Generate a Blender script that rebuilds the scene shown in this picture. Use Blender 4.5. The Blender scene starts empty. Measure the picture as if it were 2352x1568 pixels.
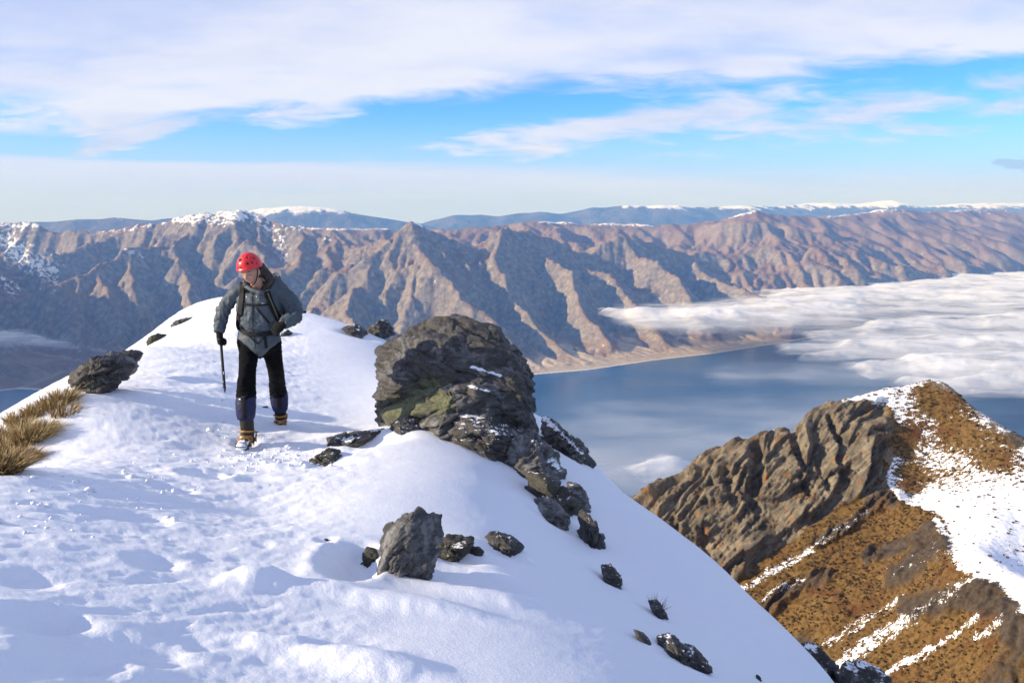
import bpy, bmesh, math, random
import numpy as np
from mathutils import Vector, Matrix, noise as mnoise

# ------------------------------------------------------------------ scene, camera, world, sun, exposure
scene = bpy.context.scene
C = scene.collection
R = math.radians

FPX, W0, H0 = 2036.0, 2352.0, 1568.0            # focal length and size of the photograph in its own pixels
PITCH = math.atan(294.0 / FPX)
CP, SP = math.cos(PITCH), math.sin(PITCH)
CAM_Z = 0.0                                     # camera is the origin; ground is about 1.65 m below
LAKE_Z = -1500.0

cam_d = bpy.data.cameras.new('camera')
cam_d.sensor_width = 36.0
cam_d.lens = 36.0 * FPX / W0
cam_d.clip_start, cam_d.clip_end = 0.1, 200000.0
cam = bpy.data.objects.new('camera', cam_d)
cam.location = (0, 0, CAM_Z)
cam.rotation_euler = (math.pi / 2 - PITCH, 0, 0)
C.objects.link(cam)
scene.camera = cam

SUN_EL, SUN_AZ = R(20.5), R(-103.0)             # azimuth from +Y towards +X: the sun stands at the left, a little behind
SUN = Vector((math.sin(SUN_AZ) * math.cos(SUN_EL), math.cos(SUN_AZ) * math.cos(SUN_EL), math.sin(SUN_EL)))
sun_d = bpy.data.lights.new('sun', 'SUN')
sun_d.energy = 5.0
sun_d.angle = R(0.6)
sun_d.color = (1.0, 0.87, 0.69)
sun = bpy.data.objects.new('sun', sun_d)
sun.rotation_euler = SUN.to_track_quat('Z', 'Y').to_euler()
C.objects.link(sun)

scene.view_settings.view_transform = 'Standard'
scene.view_settings.look = 'None'
scene.view_settings.exposure = 0.5
scene.view_settings.gamma = 1.0
scene.view_settings.use_curve_mapping = False
cy = scene.cycles
try:
    cy.use_denoising = True
    cy.max_bounces = 6
    cy.diffuse_bounces = 3
    cy.transparent_max_bounces = 24
    cy.volume_bounces = 0
    cy.sample_clamp_indirect = 6.0
    cy.use_adaptive_sampling = True
    cy.adaptive_threshold = 0.015
except Exception:
    pass


class NT:
    """small helper to write node trees as expressions"""
    def __init__(s, tree):
        s.t = tree
        tree.nodes.clear()

    def n(s, typ, ins=None, **attrs):
        nd = s.t.nodes.new(typ)
        for k, v in attrs.items():
            setattr(nd, k, v)
        for k, v in (ins or {}).items():
            sock = nd.inputs[k]
            if isinstance(v, bpy.types.NodeSocket):
                s.t.links.new(v, sock)
            else:
                sock.default_value = v
        return nd

    def m(s, op, a, b=0.0, c=0.0, clamp=False):
        return s.n('ShaderNodeMath', {0: a, 1: b, 2: c}, operation=op, use_clamp=clamp).outputs[0]

    def mix(s, f, a, b, typ='RGBA', blend='MIX'):
        nd = s.n('ShaderNodeMix', data_type=typ)
        if typ == 'RGBA':
            nd.blend_type = blend
        ia, ib = (6, 7) if typ == 'RGBA' else (2, 3)
        for i, v in ((0, f), (ia, a), (ib, b)):
            if isinstance(v, bpy.types.NodeSocket):
                s.t.links.new(v, nd.inputs[i])
            else:
                if typ == 'RGBA' and i and len(v) == 3:
                    v = (*v, 1)
                nd.inputs[i].default_value = v
        return nd.outputs[2 if typ == 'RGBA' else 0]

    def sm(s, v, lo, hi, olo=0.0, ohi=1.0):
        return s.n('ShaderNodeMapRange', {0: v, 1: lo, 2: hi, 3: olo, 4: ohi}, interpolation_type='SMOOTHSTEP').outputs[0]

    def noise(s, vec, scale, detail=4.0, rough=0.55, lac=2.0, dist=0.0, typ='FBM', out=0):
        nd = s.n('ShaderNodeTexNoise', {'Scale': scale, 'Detail': detail, 'Roughness': rough, 'Lacunarity': lac, 'Distortion': dist}, noise_type=typ)
        if vec is not None:
            s.t.links.new(vec, nd.inputs['Vector'])
        return nd.outputs[out]

    def ramp(s, f, stops, interp='LINEAR'):
        nd = s.n('ShaderNodeValToRGB', {0: f})
        cr = nd.color_ramp
        cr.interpolation = interp
        for i, (p, c) in enumerate(stops):
            e = cr.elements[i] if i < 2 else cr.elements.new(p)
            e.position = p
            e.color = (*c, 1) if len(c) == 3 else c
        return nd.outputs[0]

    def mapping(s, vec, loc=(0, 0, 0), rot=(0, 0, 0), sc=(1, 1, 1)):
        return s.n('ShaderNodeMapping', {'Vector': vec, 'Location': loc, 'Rotation': rot, 'Scale': sc}).outputs[0]

    def comb(s, x, y, z):
        return s.n('ShaderNodeCombineXYZ', {0: x, 1: y, 2: z}).outputs[0]


def build_world():
    w = bpy.data.worlds.new('World')
    scene.world = w
    w.use_nodes = True
    T = NT(w.node_tree)
    d = T.n('ShaderNodeTexCoord').outputs['Generated']
    sx = T.n('ShaderNodeSeparateXYZ', {0: d})
    x, y, z = sx.outputs
    sky = T.n('ShaderNodeTexSky', sky_type='NISHITA')
    sky.sun_disc = False
    sky.sun_elevation = SUN_EL
    sky.sun_rotation = SUN_AZ
    sky.altitude = 1700
    sky.air_density = 1.0
    sky.dust_density = 0.2
    sky.ozone_density = 2.0
    # azimuth u (tangent-like, 0 straight ahead) and elevation e in degrees
    az = T.m('MULTIPLY', T.m('ARCTAN2', x, y), 57.2958)
    el = T.m('MULTIPLY', T.m('ARCSINE', z), 57.2958)
    # noise laid on a high flat layer, so that it is foreshortened towards the horizon
    k = T.m('DIVIDE', 1.0, T.m('ADD', T.m('MAXIMUM', z, 0.0), 0.19))
    lay = T.comb(T.m('MULTIPLY', x, k), T.m('MULTIPLY', y, k), 0.0)
    lay_r = T.mapping(lay, rot=(0, 0, R(20)), sc=(1.0, 1.5, 1))
    n_big = T.noise(lay_r, 1.15, 5, 0.5, dist=0.3)
    n_fine = T.noise(lay_r, 3.9, 8, 0.6, dist=0.5)
    n_soft = T.noise(T.mapping(lay, loc=(7, 3, 0), rot=(0, 0, R(-20)), sc=(0.5, 1.1, 1)), 1.2, 5, 0.5)
    nb = T.m('SUBTRACT', n_big, 0.5)
    nf = T.m('SUBTRACT', n_fine, 0.5)
    # base edge of the upper cloud deck, as elevation against azimuth
    fac = T.m('DIVIDE', T.m('ADD', az, 90.0), 180.0)

    def epx(py):       # elevation in degrees / 20 of a picture row near the middle of the frame
        return max(0.0, math.degrees(math.atan((490 - py) / FPX * 0.985))) / 20.0

    def apx(px):
        return (math.degrees(math.atan((px - 1176) / FPX)) + 90) / 180.0
    edge = [(0, 320), (150, 300), (250, 352), (330, 325), (440, 285), (620, 268), (740, 288), (800, 262), (860, 228), (940, 252), (1100, 222),
            (1300, 212), (1650, 208), (1850, 190), (2050, 178), (2352, 172)]
    stops = [(0.0, (epx(250),) * 3)] + [(apx(px), (epx(py),) * 3) for px, py in edge] + [(1.0, (epx(200),) * 3)]
    fac = T.m('ADD', fac, T.m('ADD', T.m('MULTIPLY', nb, 0.02), T.m('MULTIPLY', nf, 0.025)))
    e1 = T.m('MULTIPLY', T.ramp(fac, stops, 'B_SPLINE'), 20.0)
    dd = T.m('SUBTRACT', el, e1)
    dd = T.m('ADD', dd, T.m('ADD', T.m('MULTIPLY', nb, 3.2), T.m('MULTIPLY', nf, 2.6)))
    up = T.sm(dd, -0.55, 0.9)
    # higher up the deck breaks into scattered cloud with blue between
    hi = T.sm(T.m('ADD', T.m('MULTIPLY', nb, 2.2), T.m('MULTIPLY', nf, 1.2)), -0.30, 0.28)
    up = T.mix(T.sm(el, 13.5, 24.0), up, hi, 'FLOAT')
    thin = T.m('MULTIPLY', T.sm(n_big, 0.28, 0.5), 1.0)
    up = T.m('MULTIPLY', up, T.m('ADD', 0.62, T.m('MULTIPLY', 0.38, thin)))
    # streaks of cloud across the blue band: (px, py, half length, half height, tilt degrees, weight)
    acc = None
    for px, py, a, b, t, wgt in ((1430, 292, 430, 34, 7, 1.1), (1240, 345, 130, 26, 5, 0.9), (1990, 262, 420, 50, 8, 0.85), (1850, 300, 70, 28, 12, 0.7),
                                 (2260, 262, 170, 26, 6, 0.9), (330, 318, 170, 26, 20, 1.2), (40, 292, 100, 24, 0, 0.9), (690, 258, 130, 36, 4, 1.0), (1640, 262, 200, 40, 9, 1.0), (1130, 322, 120, 20, 3, .8), (2120, 300, 160, 26, 6, .7), (930, 235, 90, 18, 8, .6)):
        ca, ce = math.degrees(math.atan((px - 1176) / FPX)), math.degrees(math.atan((490 - py) / FPX * math.cos(math.atan((px - 1176) / FPX))))
        la, lb = a / 37.0, b / 36.0
        u = T.m('SUBTRACT', az, ca)
        v = T.m('SUBTRACT', el, ce)
        ct, st = math.cos(R(t)), math.sin(R(t))
        p = T.m('ADD', T.m('MULTIPLY', u, ct / la), T.m('MULTIPLY', v, st / la))
        q = T.m('SUBTRACT', T.m('MULTIPLY', v, ct / lb), T.m('MULTIPLY', u, st / lb))
        r2 = T.m('ADD', T.m('MULTIPLY', p, p), T.m('MULTIPLY', q, q))
        g = T.m('MULTIPLY', T.m('EXPONENT', T.m('MULTIPLY', r2, -0.9)), wgt)
        acc = g if acc is None else T.m('MAXIMUM', acc, g)
    wis = T.m('ADD', acc, T.m('ADD', T.m('MULTIPLY', nf, 1.9), T.m('MULTIPLY', nb, 0.9)))
    wis = T.m('MULTIPLY', T.sm(wis, 0.22, 1.05), T.sm(acc, 0.05, 0.3))
    # thin level sheet above the horizon, sharp along its top
    lowt = T.m('SUBTRACT', T.m('ADD', 3.25, T.m('MULTIPLY', nb, 0.9)), T.m('MULTIPLY', T.m('MAXIMUM', az, -2.0), 0.012))
    low = T.m('MULTIPLY', T.sm(T.m('SUBTRACT', lowt, el), -0.05, T.sm(az, -20, 25, 0.35, 2.0)), T.sm(el, 0.2, 2.6, 0.35, 0.72))
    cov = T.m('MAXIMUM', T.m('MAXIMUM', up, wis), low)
    puff = None
    for px, py, a, b in ((2318, 382, 34, 11), (2285, 376, 22, 8), (2350, 386, 30, 12)):
        ca, ce = math.degrees(math.atan((px - 1176) / FPX)), math.degrees(math.atan((490 - py) / FPX * math.cos(math.atan((px - 1176) / FPX))))
        p, q = T.m('MULTIPLY', T.m('SUBTRACT', az, ca), 37.0 / a), T.m('MULTIPLY', T.m('SUBTRACT', el, ce), 36.0 / b)
        g = T.m('EXPONENT', T.m('MULTIPLY', T.m('ADD', T.m('MULTIPLY', p, p), T.m('MULTIPLY', q, q)), -1.0))
        puff = g if puff is None else T.m('MAXIMUM', puff, g)
    puff = T.m('MULTIPLY', T.sm(T.m('ADD', puff, T.m('MULTIPLY', nf, 1.2)), 0.35, 0.6), T.sm(puff, .08, .25))
    bright = T.sm(T.m('ADD', T.m('MULTIPLY', n_soft, 0.75), T.m('MULTIPLY', n_fine, 0.25)), 0.36, 0.62)
    ccol = T.mix(bright, (0.43, 0.485, 0.69), (0.625, 0.64, 0.72))
    ccol = T.mix(low, ccol, (0.57, 0.585, 0.755))
    hs = T.n('ShaderNodeHueSaturation', {'Saturation': 1.25, 'Value': 1.0, 'Color': sky.outputs[0]})
    skyc = T.mix(1.0, hs.outputs[0], (0.064, 0.103, 0.166), blend='MULTIPLY')
    skyc = T.mix(T.sm(el, 7.0, 0.0, 0.0, 0.9), skyc, (0.385, 0.472, 0.735))
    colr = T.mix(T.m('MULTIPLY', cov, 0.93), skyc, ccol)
    colr = T.mix(T.m('MULTIPLY', puff, .8), colr, (0.30, 0.42, 0.66))
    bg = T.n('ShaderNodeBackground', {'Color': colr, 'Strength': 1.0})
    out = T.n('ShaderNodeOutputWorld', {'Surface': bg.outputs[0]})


build_world()


# ------------------------------------------------------------------ helpers
def ray(px, py):
    a, b = (px - W0 / 2) / FPX, (H0 / 2 - py) / FPX
    return np.array((a, CP + b * SP, -SP + b * CP))


def at(px, py, Y):
    d = ray(px, py)
    return d * (Y / d[1])


def at_drop(px, py, drop):
    d = ray(px, py)
    return d * (-drop / d[2])


_rng = np.random.default_rng(7)
_PERM = np.concatenate([_rng.permutation(512)] * 3).astype(np.int32)
_A = _rng.uniform(0, 2 * np.pi, 512)
_G2 = np.stack([np.cos(_A), np.sin(_A)], 1).astype(np.float32)
_g = _rng.normal(size=(512, 3))
_G3 = (_g / np.linalg.norm(_g, axis=1, keepdims=True)).astype(np.float32)


def perlin2(x, y, seed=0):
    x = np.asarray(x, np.float64) + seed * 17.31
    y = np.asarray(y, np.float64) - seed * 9.77
    fx, fy = np.floor(x), np.floor(y)
    xi, yi = fx.astype(np.int64) & 511, fy.astype(np.int64) & 511
    u, v = (x - fx).astype(np.float32), (y - fy).astype(np.float32)
    su, sv = u * u * u * (u * (u * 6 - 15) + 10), v * v * v * (v * (v * 6 - 15) + 10)

    def g(ix, iy, du, dv):
        G = _G2[_PERM[_PERM[ix & 511] + (iy & 511)]]
        return G[..., 0] * du + G[..., 1] * dv
    a = g(xi, yi, u, v); b = g(xi + 1, yi, u - 1, v)
    c = g(xi, yi + 1, u, v - 1); d = g(xi + 1, yi + 1, u - 1, v - 1)
    a = a + (b - a) * su
    c = c + (d - c) * su
    return (a + (c - a) * sv) * 1.4


def perlin3(p, seed=0):
    p = np.asarray(p, np.float64) + seed * 13.7
    f = np.floor(p)
    i = f.astype(np.int64) & 511
    t = (p - f).astype(np.float32)
    s = t * t * t * (t * (t * 6 - 15) + 10)
    out = 0
    for cx in (0, 1):
        wx = s[:, 0] if cx else 1 - s[:, 0]
        hx = _PERM[(i[:, 0] + cx) & 511]
        for cyy in (0, 1):
            wy = wx * (s[:, 1] if cyy else 1 - s[:, 1])
            hy = _PERM[hx + ((i[:, 1] + cyy) & 511)]
            for cz in (0, 1):
                wz = wy * (s[:, 2] if cz else 1 - s[:, 2])
                G = _G3[_PERM[hy + ((i[:, 2] + cz) & 511)]]
                out = out + wz * (G[:, 0] * (t[:, 0] - cx) + G[:, 1] * (t[:, 1] - cyy) + G[:, 2] * (t[:, 2] - cz))
    return out * 1.3


def fbm2(x, y, octs=5, gain=0.5, lac=2.03, seed=0, ridged=False):
    s, a, tot = 0, 1.0, 0
    for o in range(octs):
        n = perlin2(x, y, seed + o)
        if ridged:
            n = 1 - 2 * np.abs(n)
        s = s + a * n
        tot += a
        a *= gain
        x, y = x * lac, y * lac
    return s / tot


def fbm3(p, octs=5, gain=0.5, lac=2.03, seed=0, ridged=False):
    s, a, tot = 0, 1.0, 0
    for o in range(octs):
        n = perlin3(p, seed + o)
        if ridged:
            n = 1 - 2 * np.abs(n)
        s = s + a * n
        tot += a
        a *= gain
        p = p * lac
    return s / tot


def sstep(x, lo, hi):
    t = np.clip((x - lo) / (hi - lo), 0, 1)
    return t * t * (3 - 2 * t)


def facets3(p, seed=0, tilt=0.6, jit=0.95):
    """broken rock: space split into random cells, each face set back by its own amount and tilted its own way;
    returns (relief, distance to the nearest crack)"""
    p = np.asarray(p, np.float64) + seed * 7.13
    base = np.floor(p).astype(np.int64)
    n = len(p)
    b1 = np.full(n, 1e9); b2 = np.full(n, 1e9)
    h1 = np.zeros(n, np.int64); c1 = np.zeros((n, 3))
    for dx in (-1, 0, 1):
        for dy in (-1, 0, 1):
            for dz in (-1, 0, 1):
                ix, iy, iz = (base[:, 0] + dx) & 511, (base[:, 1] + dy) & 511, (base[:, 2] + dz) & 511
                h = _PERM[_PERM[_PERM[ix] + iy] + iz]
                off = _JIT[h] * jit
                c = base + (dx, dy, dz) + off
                d = ((p - c) ** 2).sum(1)
                closer = d < b1
                b2 = np.where(closer, b1, np.minimum(b2, d))
                b1 = np.where(closer, d, b1)
                h1 = np.where(closer, h, h1)
                c1 = np.where(closer[:, None], c, c1)
    rel = (_JIT[(h1 * 7 + 3) & 511][:, 0] - .5) + tilt * ((p - c1) * _G3[(h1 * 5 + 1) & 511]).sum(1) * 2
    return rel, np.sqrt(b2) - np.sqrt(b1)


_JIT = np.random.default_rng(77).random((512, 3))


def project(P):
    """world points -> picture points of the photograph (2352 wide)"""
    x, y, z = P[..., 0], P[..., 1], P[..., 2]
    f = y * CP - z * SP
    u = y * SP + z * CP
    return W0 / 2 + x / f * FPX, H0 / 2 - u / f * FPX


def seg_dist(px, py, pts):
    """distance to a polyline in picture units and the running parameter"""
    best = np.full(px.shape, 1e9)
    for (x0, y0), (x1, y1) in zip(pts[:-1], pts[1:]):
        dx, dy = x1 - x0, y1 - y0
        t = np.clip(((px - x0) * dx + (py - y0) * dy) / (dx * dx + dy * dy), 0, 1)
        best = np.minimum(best, np.hypot(px - x0 - t * dx, py - y0 - t * dy))
    return best


def inside(px, py, poly):
    r = np.zeros(px.shape, bool)
    n = len(poly)
    for i in range(n):
        x0, y0 = poly[i]; x1, y1 = poly[(i + 1) % n]
        if y0 == y1:
            continue
        c = ((y0 > py) != (y1 > py)) & (px < (x1 - x0) * (py - y0) / (y1 - y0) + x0)
        r ^= c
    return r


class TPS:
    """thin-plate spline through scattered (x, y) -> z"""
    def __init__(s, pts, lam=0.0):
        pts = np.asarray(pts, float)
        s.P = pts[:, :2]
        n = len(pts)
        d2 = ((s.P[:, None] - s.P[None]) ** 2).sum(-1)
        K = 0.5 * d2 * np.log(d2 + 1e-12) + lam * np.eye(n)
        Q = np.c_[np.ones(n), s.P]
        A = np.block([[K, Q], [Q.T, np.zeros((3, 3))]])
        s.w = np.linalg.solve(A, np.r_[pts[:, 2], 0, 0, 0])

    def __call__(s, x, y):
        sh = np.shape(x)
        x, y = np.ravel(x), np.ravel(y)
        r = s.w[-3] + s.w[-2] * x + s.w[-1] * y
        for (px, py), w in zip(s.P, s.w[:-3]):
            d2 = (x - px) ** 2 + (y - py) ** 2
            r = r + 0.5 * w * d2 * np.log(d2 + 1e-12)
        return r.reshape(sh)


def mesh_from(name, V, F, mat=None, attrs=None, smooth=True, parent=None, cols=None):
    """V (n,3), F (m,3|4) -> linked mesh object; attrs: float point attributes; cols: colour point attributes"""
    V = np.ascontiguousarray(V, np.float32)
    F = np.ascontiguousarray(F, np.int32)
    me = bpy.data.meshes.new(name)
    k = F.shape[1]
    me.vertices.add(len(V)); me.vertices.foreach_set('co', V.ravel())
    me.loops.add(F.size); me.loops.foreach_set('vertex_index', F.ravel())
    me.polygons.add(len(F))
    me.polygons.foreach_set('loop_start', np.arange(0, F.size, k, dtype=np.int32))
    me.polygons.foreach_set('loop_total', np.full(len(F), k, np.int32))
    if smooth:
        me.polygons.foreach_set('use_smooth', np.ones(len(F), bool))
    me.update(calc_edges=True)
    for an, v in (attrs or {}).items():
        a = me.attributes.new(an, 'FLOAT', 'POINT')
        a.data.foreach_set('value', np.ascontiguousarray(v, np.float32).ravel())
    for an, v in (cols or {}).items():
        a = me.attributes.new(an, 'FLOAT_COLOR', 'POINT')
        v = np.asarray(v, np.float32)
        if v.shape[1] == 3:
            v = np.c_[v, np.ones(len(v), np.float32)]
        a.data.foreach_set('color', np.ascontiguousarray(v, np.float32).ravel())
    if mat:
        me.materials.append(mat)
    o = bpy.data.objects.new(name, me)
    C.objects.link(o)
    if parent:
        o.parent = parent
    return o


def grid_faces(nr, nc, wrap=False):
    i = np.arange((nr - 1) * (nc if wrap else nc - 1))
    w = nc if wrap else nc - 1
    r, c = i // w, i % w
    c2 = (c + 1) % nc
    return np.stack([r * nc + c, r * nc + c2, (r + 1) * nc + c2, (r + 1) * nc + c], 1)


def tag(o, label=None, cat=None, group=None, kind=None):
    for k, v in (('label', label), ('category', cat), ('group', group), ('kind', kind)):
        if v:
            o[k] = v
    return o


def material(name):
    m = bpy.data.materials.new(name)
    m.use_nodes = True
    return m, NT(m.node_tree)


def finish(T, shader, disp=None, volume=None):
    out = T.n('ShaderNodeOutputMaterial')
    if shader is not None:
        T.t.links.new(shader, out.inputs['Surface'])
    if volume is not None:
        T.t.links.new(volume, out.inputs['Volume'])


def bsdf(T, color, rough=0.8, normal=None, **kw):
    nd = T.n('ShaderNodeBsdfPrincipled')
    for k, v in (('Base Color', color), ('Roughness', rough), ('Normal', normal)) + tuple(kw.items()):
        if v is None:
            continue
        if isinstance(v, bpy.types.NodeSocket):
            T.t.links.new(v, nd.inputs[k])
        else:
            if k in ('Base Color', 'Sheen Tint', 'Subsurface Radius') and len(v) == 3 and k != 'Subsurface Radius':
                v = (*v, 1)
            nd.inputs[k].default_value = v
    return nd.outputs[0]


def bump(T, height, strength=0.5, dist=0.05, normal=None):
    nd = T.n('ShaderNodeBump', {'Height': height, 'Strength': strength, 'Distance': dist})
    if normal is not None:
        T.t.links.new(normal, nd.inputs['Normal'])
    return nd.outputs[0]


# ------------------------------------------------------------------ the mountains across the lake
def ridge_envelope(X, Y, lines, base, warp=None):
    """highest of all crest lines, each falling away with its own slope; lines: (points (px,py,Ykm), slope_near, slope_far)"""
    H = np.full(X.shape, base, float)
    for pts, s0, s1 in lines:
        P = np.array([q if len(q) == 4 else at(q[0], q[1], q[2] * 1000.0) for q in pts], dtype=object)
        P = np.array([np.array(q[:3], float) for q in P])
        for a, b in zip(P[:-1], P[1:]):
            d = b[:2] - a[:2]
            L2 = (d ** 2).sum()
            t = np.clip(((X - a[0]) * d[0] + (Y - a[1]) * d[1]) / L2, 0, 1)
            dist = np.hypot(X - a[0] - t * d[0], Y - a[1] - t * d[1])
            front = (Y - a[1] - t * d[1]) < 0
            h = a[2] + t * (b[2] - a[2]) - dist * np.where(front, s0, s1)
            H = np.maximum(H, h)
    return H


def erode(h, cell, base, steps, K, m=0.5, talus=0.85, dt=1.0, uplift=0.0, diff=0.02):
    """stream-power incision with lagged flow accumulation, talus limit and a little creep"""
    nr, nc = h.shape
    idx = np.arange(nr * nc).reshape(nr, nc)
    A = np.ones(nr * nc)
    offs = [(-1, 0), (1, 0), (0, -1), (0, 1), (-1, -1), (-1, 1), (1, -1), (1, 1)]
    for it in range(steps):
        hp = np.pad(h, 1, mode='edge')
        best = np.zeros_like(h)
        rec = idx.copy()
        lowest = np.full_like(h, 1e9)
        avg = np.zeros_like(h)
        for dr, dc in offs:
            nb = hp[1 + dr:1 + dr + nr, 1 + dc:1 + dc + nc]
            dl = cell * (1.4142 if dr and dc else 1.0)
            s = (h - nb) / dl
            m_ = s > best
            best = np.where(m_, s, best)
            rr = np.clip(np.arange(nr)[:, None] + dr, 0, nr - 1)
            cc = np.clip(np.arange(nc)[None] + dc, 0, nc - 1)
            rec = np.where(m_, rr * nc + cc, rec)
            lowest = np.minimum(lowest, nb)
            if not (dr and dc):
                avg += nb
        rf = rec.ravel()
        pit = rf == idx.ravel()
        w = np.where(pit, 0.0, A)
        for _ in range(3):
            A = 1.0 + np.bincount(rf, weights=w, minlength=nr * nc)
            w = np.where(pit, 0.0, A)
        inc = dt * K * (A.reshape(h.shape)) ** m * best
        hr = h.ravel()[rf].reshape(h.shape)
        hn = np.maximum(h - inc, hr + 0.02 * cell * best)
        hn = np.where(best > talus, np.minimum(hn, h - 0.35 * (best - talus) * cell), hn)
        hn = hn + diff * (avg / 4 - h) + uplift
        hn = np.where(pit.reshape(h.shape) & (h > base + 5), np.maximum(hn, lowest + 0.3), hn)
        h = np.maximum(hn, base)
    return h, A.reshape(h.shape)


def bilinear(G, x0, y0, cell, X, Y):
    fx = np.clip((X - x0) / cell, 0, G.shape[1] - 1.001)
    fy = np.clip((Y - y0) / cell, 0, G.shape[0] - 1.001)
    i, j = fx.astype(int), fy.astype(int)
    u, v = fx - i, fy - j
    return (G[j, i] * (1 - u) + G[j, i + 1] * u) * (1 - v) + (G[j + 1, i] * (1 - u) + G[j + 1, i + 1] * u) * v


def cubic(G, x0, y0, cell, X, Y):
    """Catmull-Rom lookup in a regular grid"""
    fx = np.clip((X - x0) / cell, 1, G.shape[1] - 3.001)
    fy = np.clip((Y - y0) / cell, 1, G.shape[0] - 3.001)
    i, j = fx.astype(int), fy.astype(int)
    u, v = fx - i, fy - j

    def wts(t):
        return (-.5 * t + t * t - .5 * t ** 3, 1 - 2.5 * t * t + 1.5 * t ** 3, .5 * t + 2 * t * t - 1.5 * t ** 3, -.5 * t * t + .5 * t ** 3)
    wu, wv = wts(u), wts(v)
    r = 0
    for b in range(4):
        row = 0
        for a in range(4):
            row = row + wu[a] * G[j + b - 1, i + a - 1]
        r = r + wv[b] * row
    return r


S_ = 0.85
MAIN = [
    ([(-420, 520, 14), (0, 515, 13), (90, 513, 13), (130, 530, 12.9), (210, 535, 12.8), (290, 520, 12.6), (350, 517, 12.4), (400, 500, 12.3), (480, 486, 12), (560, 482, 11.8), (610, 500, 11.7),
      (660, 520, 11.6), (740, 545, 11.5), (810, 572, 11.3), (870, 545, 11.1), (945, 503, 10.9), (1000, 527, 11.1), (1080, 556, 11.4), (1150, 524, 11.5), (1240, 533, 11.8),
      (1300, 560, 12.0), (1360, 573, 12.2), (1420, 540, 12.6), (1490, 549, 12.9), (1560, 580, 13.2), (1700, 590, 13.8), (1800, 612, 14.2), (1960, 650, 14.6)], .72, .6),
    # spurs that come down towards the lake
    ([(290, 520, 12.6), (200, 560, 12), (90, 600, 11.4), (-60, 640, 10.8), (-300, 700, 10)], S_, S_),
    ([(480, 487, 12), (400, 545, 11.4), (290, 573, 10.7), (150, 640, 9.9), (0, 690, 9.5), (-200, 760, 9)], .8, .8),
    ([(290, 573, 10.7), (320, 680, 9.7), (350, 800, 8.7)], S_, S_),
    ([(400, 545, 11.4), (470, 640, 10.3), (455, 760, 9.2)], S_, S_),
    ([(150, 640, 9.9), (200, 760, 9.0), (230, 830, 8.5)], S_, S_),
    ([(220, 605, 10.3), (260, 720, 9.3), (280, 800, 8.7)], S_, S_),
    ([(560, 483, 11.8), (590, 560, 11.1), (640, 625, 10.4), (600, 730, 9.5), (600, 800, 8.9)], S_, S_),
    ([(660, 520, 11.6), (690, 600, 10.7), (650, 680, 9.9)], S_, S_),
    ([(740, 545, 11.5), (745, 610, 10.7), (705, 690, 9.9), (740, 780, 9.0)], S_, S_),
    ([(870, 545, 11.1), (850, 620, 10.2), (800, 700, 9.4), (850, 800, 8.6)], S_, S_),
    ([(905, 528, 11), (930, 640, 9.95), (1000, 740, 9.1), (1040, 810, 8.55)], S_, S_),
    ([(945, 503, 10.9), (1000, 600, 10.1), (1080, 690, 9.4), (1150, 770, 8.85), (1200, 815, 8.55)], S_, S_),
    ([(1060, 600, 10.6), (1110, 700, 9.6), (1180, 770, 9)], S_, S_),
    ([(1150, 524, 11.5), (1150, 600, 10.7), (1190, 690, 9.9), (1250, 760, 9.25), (1310, 820, 8.8)], S_, S_),
    ([(1240, 533, 11.8), (1290, 610, 11.0), (1340, 690, 10.2), (1400, 770, 9.45), (1440, 812, 9.1)], S_, S_),
    ([(1300, 560, 12), (1420, 645, 11.1), (1480, 710, 10.4), (1540, 780, 9.65)], S_, S_),
    ([(1420, 540, 12.6), (1500, 592, 12.0), (1590, 660, 11.1), (1640, 740, 10.2), (1680, 770, 9.9)], S_, S_),
    ([(1560, 580, 13.2), (1640, 632, 12.2), (1740, 682, 11.4), (1830, 690, 11.2), (1850, 740, 10.6)], S_, S_),
    ([(1700, 590, 13.8), (1780, 635, 12.9), (1850, 665, 12.4), (1950, 705, 11.7)], S_, S_),
    ([(1960, 650, 14.6), (2010, 690, 13.2)], S_, S_),
    # an unseen ridge left of the picture, placed and raised to shade the valley head
    ([(-7600, 5150, 800, 0), (-7500, 6500, 820, 0), (-7400, 7400, 760, 0), (-7300, 8200, 560, 0), (-7300, 8800, 280, 0), (-7100, 9700, -60, 0), (-7000, 11000, -150, 0)], .74, .74),
    # the gentler range behind on the right
    ([(560, 520, 15), (700, 521, 14.8), (760, 525, 14.7), (860, 524, 15), (980, 528, 15), (1100, 521, 15), (1240, 508, 15.2), (1330, 510, 15.5), (1500, 516, 15.6), (1600, 510, 15.6), (1680, 496, 15.5),
      (1730, 482, 15.5), (1800, 494, 15.8), (1900, 497, 16.4), (1960, 486, 17), (2060, 478, 18), (2130, 486, 19), (2240, 478, 20), (2352, 490, 21), (2600, 492, 22)], .36, .5),
    ([(1330, 510, 15.5), (1380, 545, 14.7), (1420, 575, 14)], .5, .5),
    ([(1500, 516, 15.6), (1580, 548, 14.9), (1640, 580, 14.3)], .5, .5),
    ([(1730, 482, 15.5), (1830, 540, 14.9), (1900, 590, 14.3), (1990, 652, 13.6)], .6, .6),
    ([(1800, 494, 15.8), (1920, 540, 15.6), (2040, 590, 15.0), (2100, 636, 14.4)], .6, .6),
    ([(1960, 486, 17), (2080, 540, 16.4), (2150, 590, 15.8), (2200, 618, 15.4)], .55, .55),
    ([(2060, 478, 18), (2200, 530, 17.6), (2290, 572, 17.2)], .5, .5),
    ([(2240, 478, 20), (2352, 535, 19.6), (2450, 570, 19)], .45, .45),
]
RX0, RY0, RCELL = -12000.0, 5100.0, 32.0
RNX, RNY = 780, 567


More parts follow.
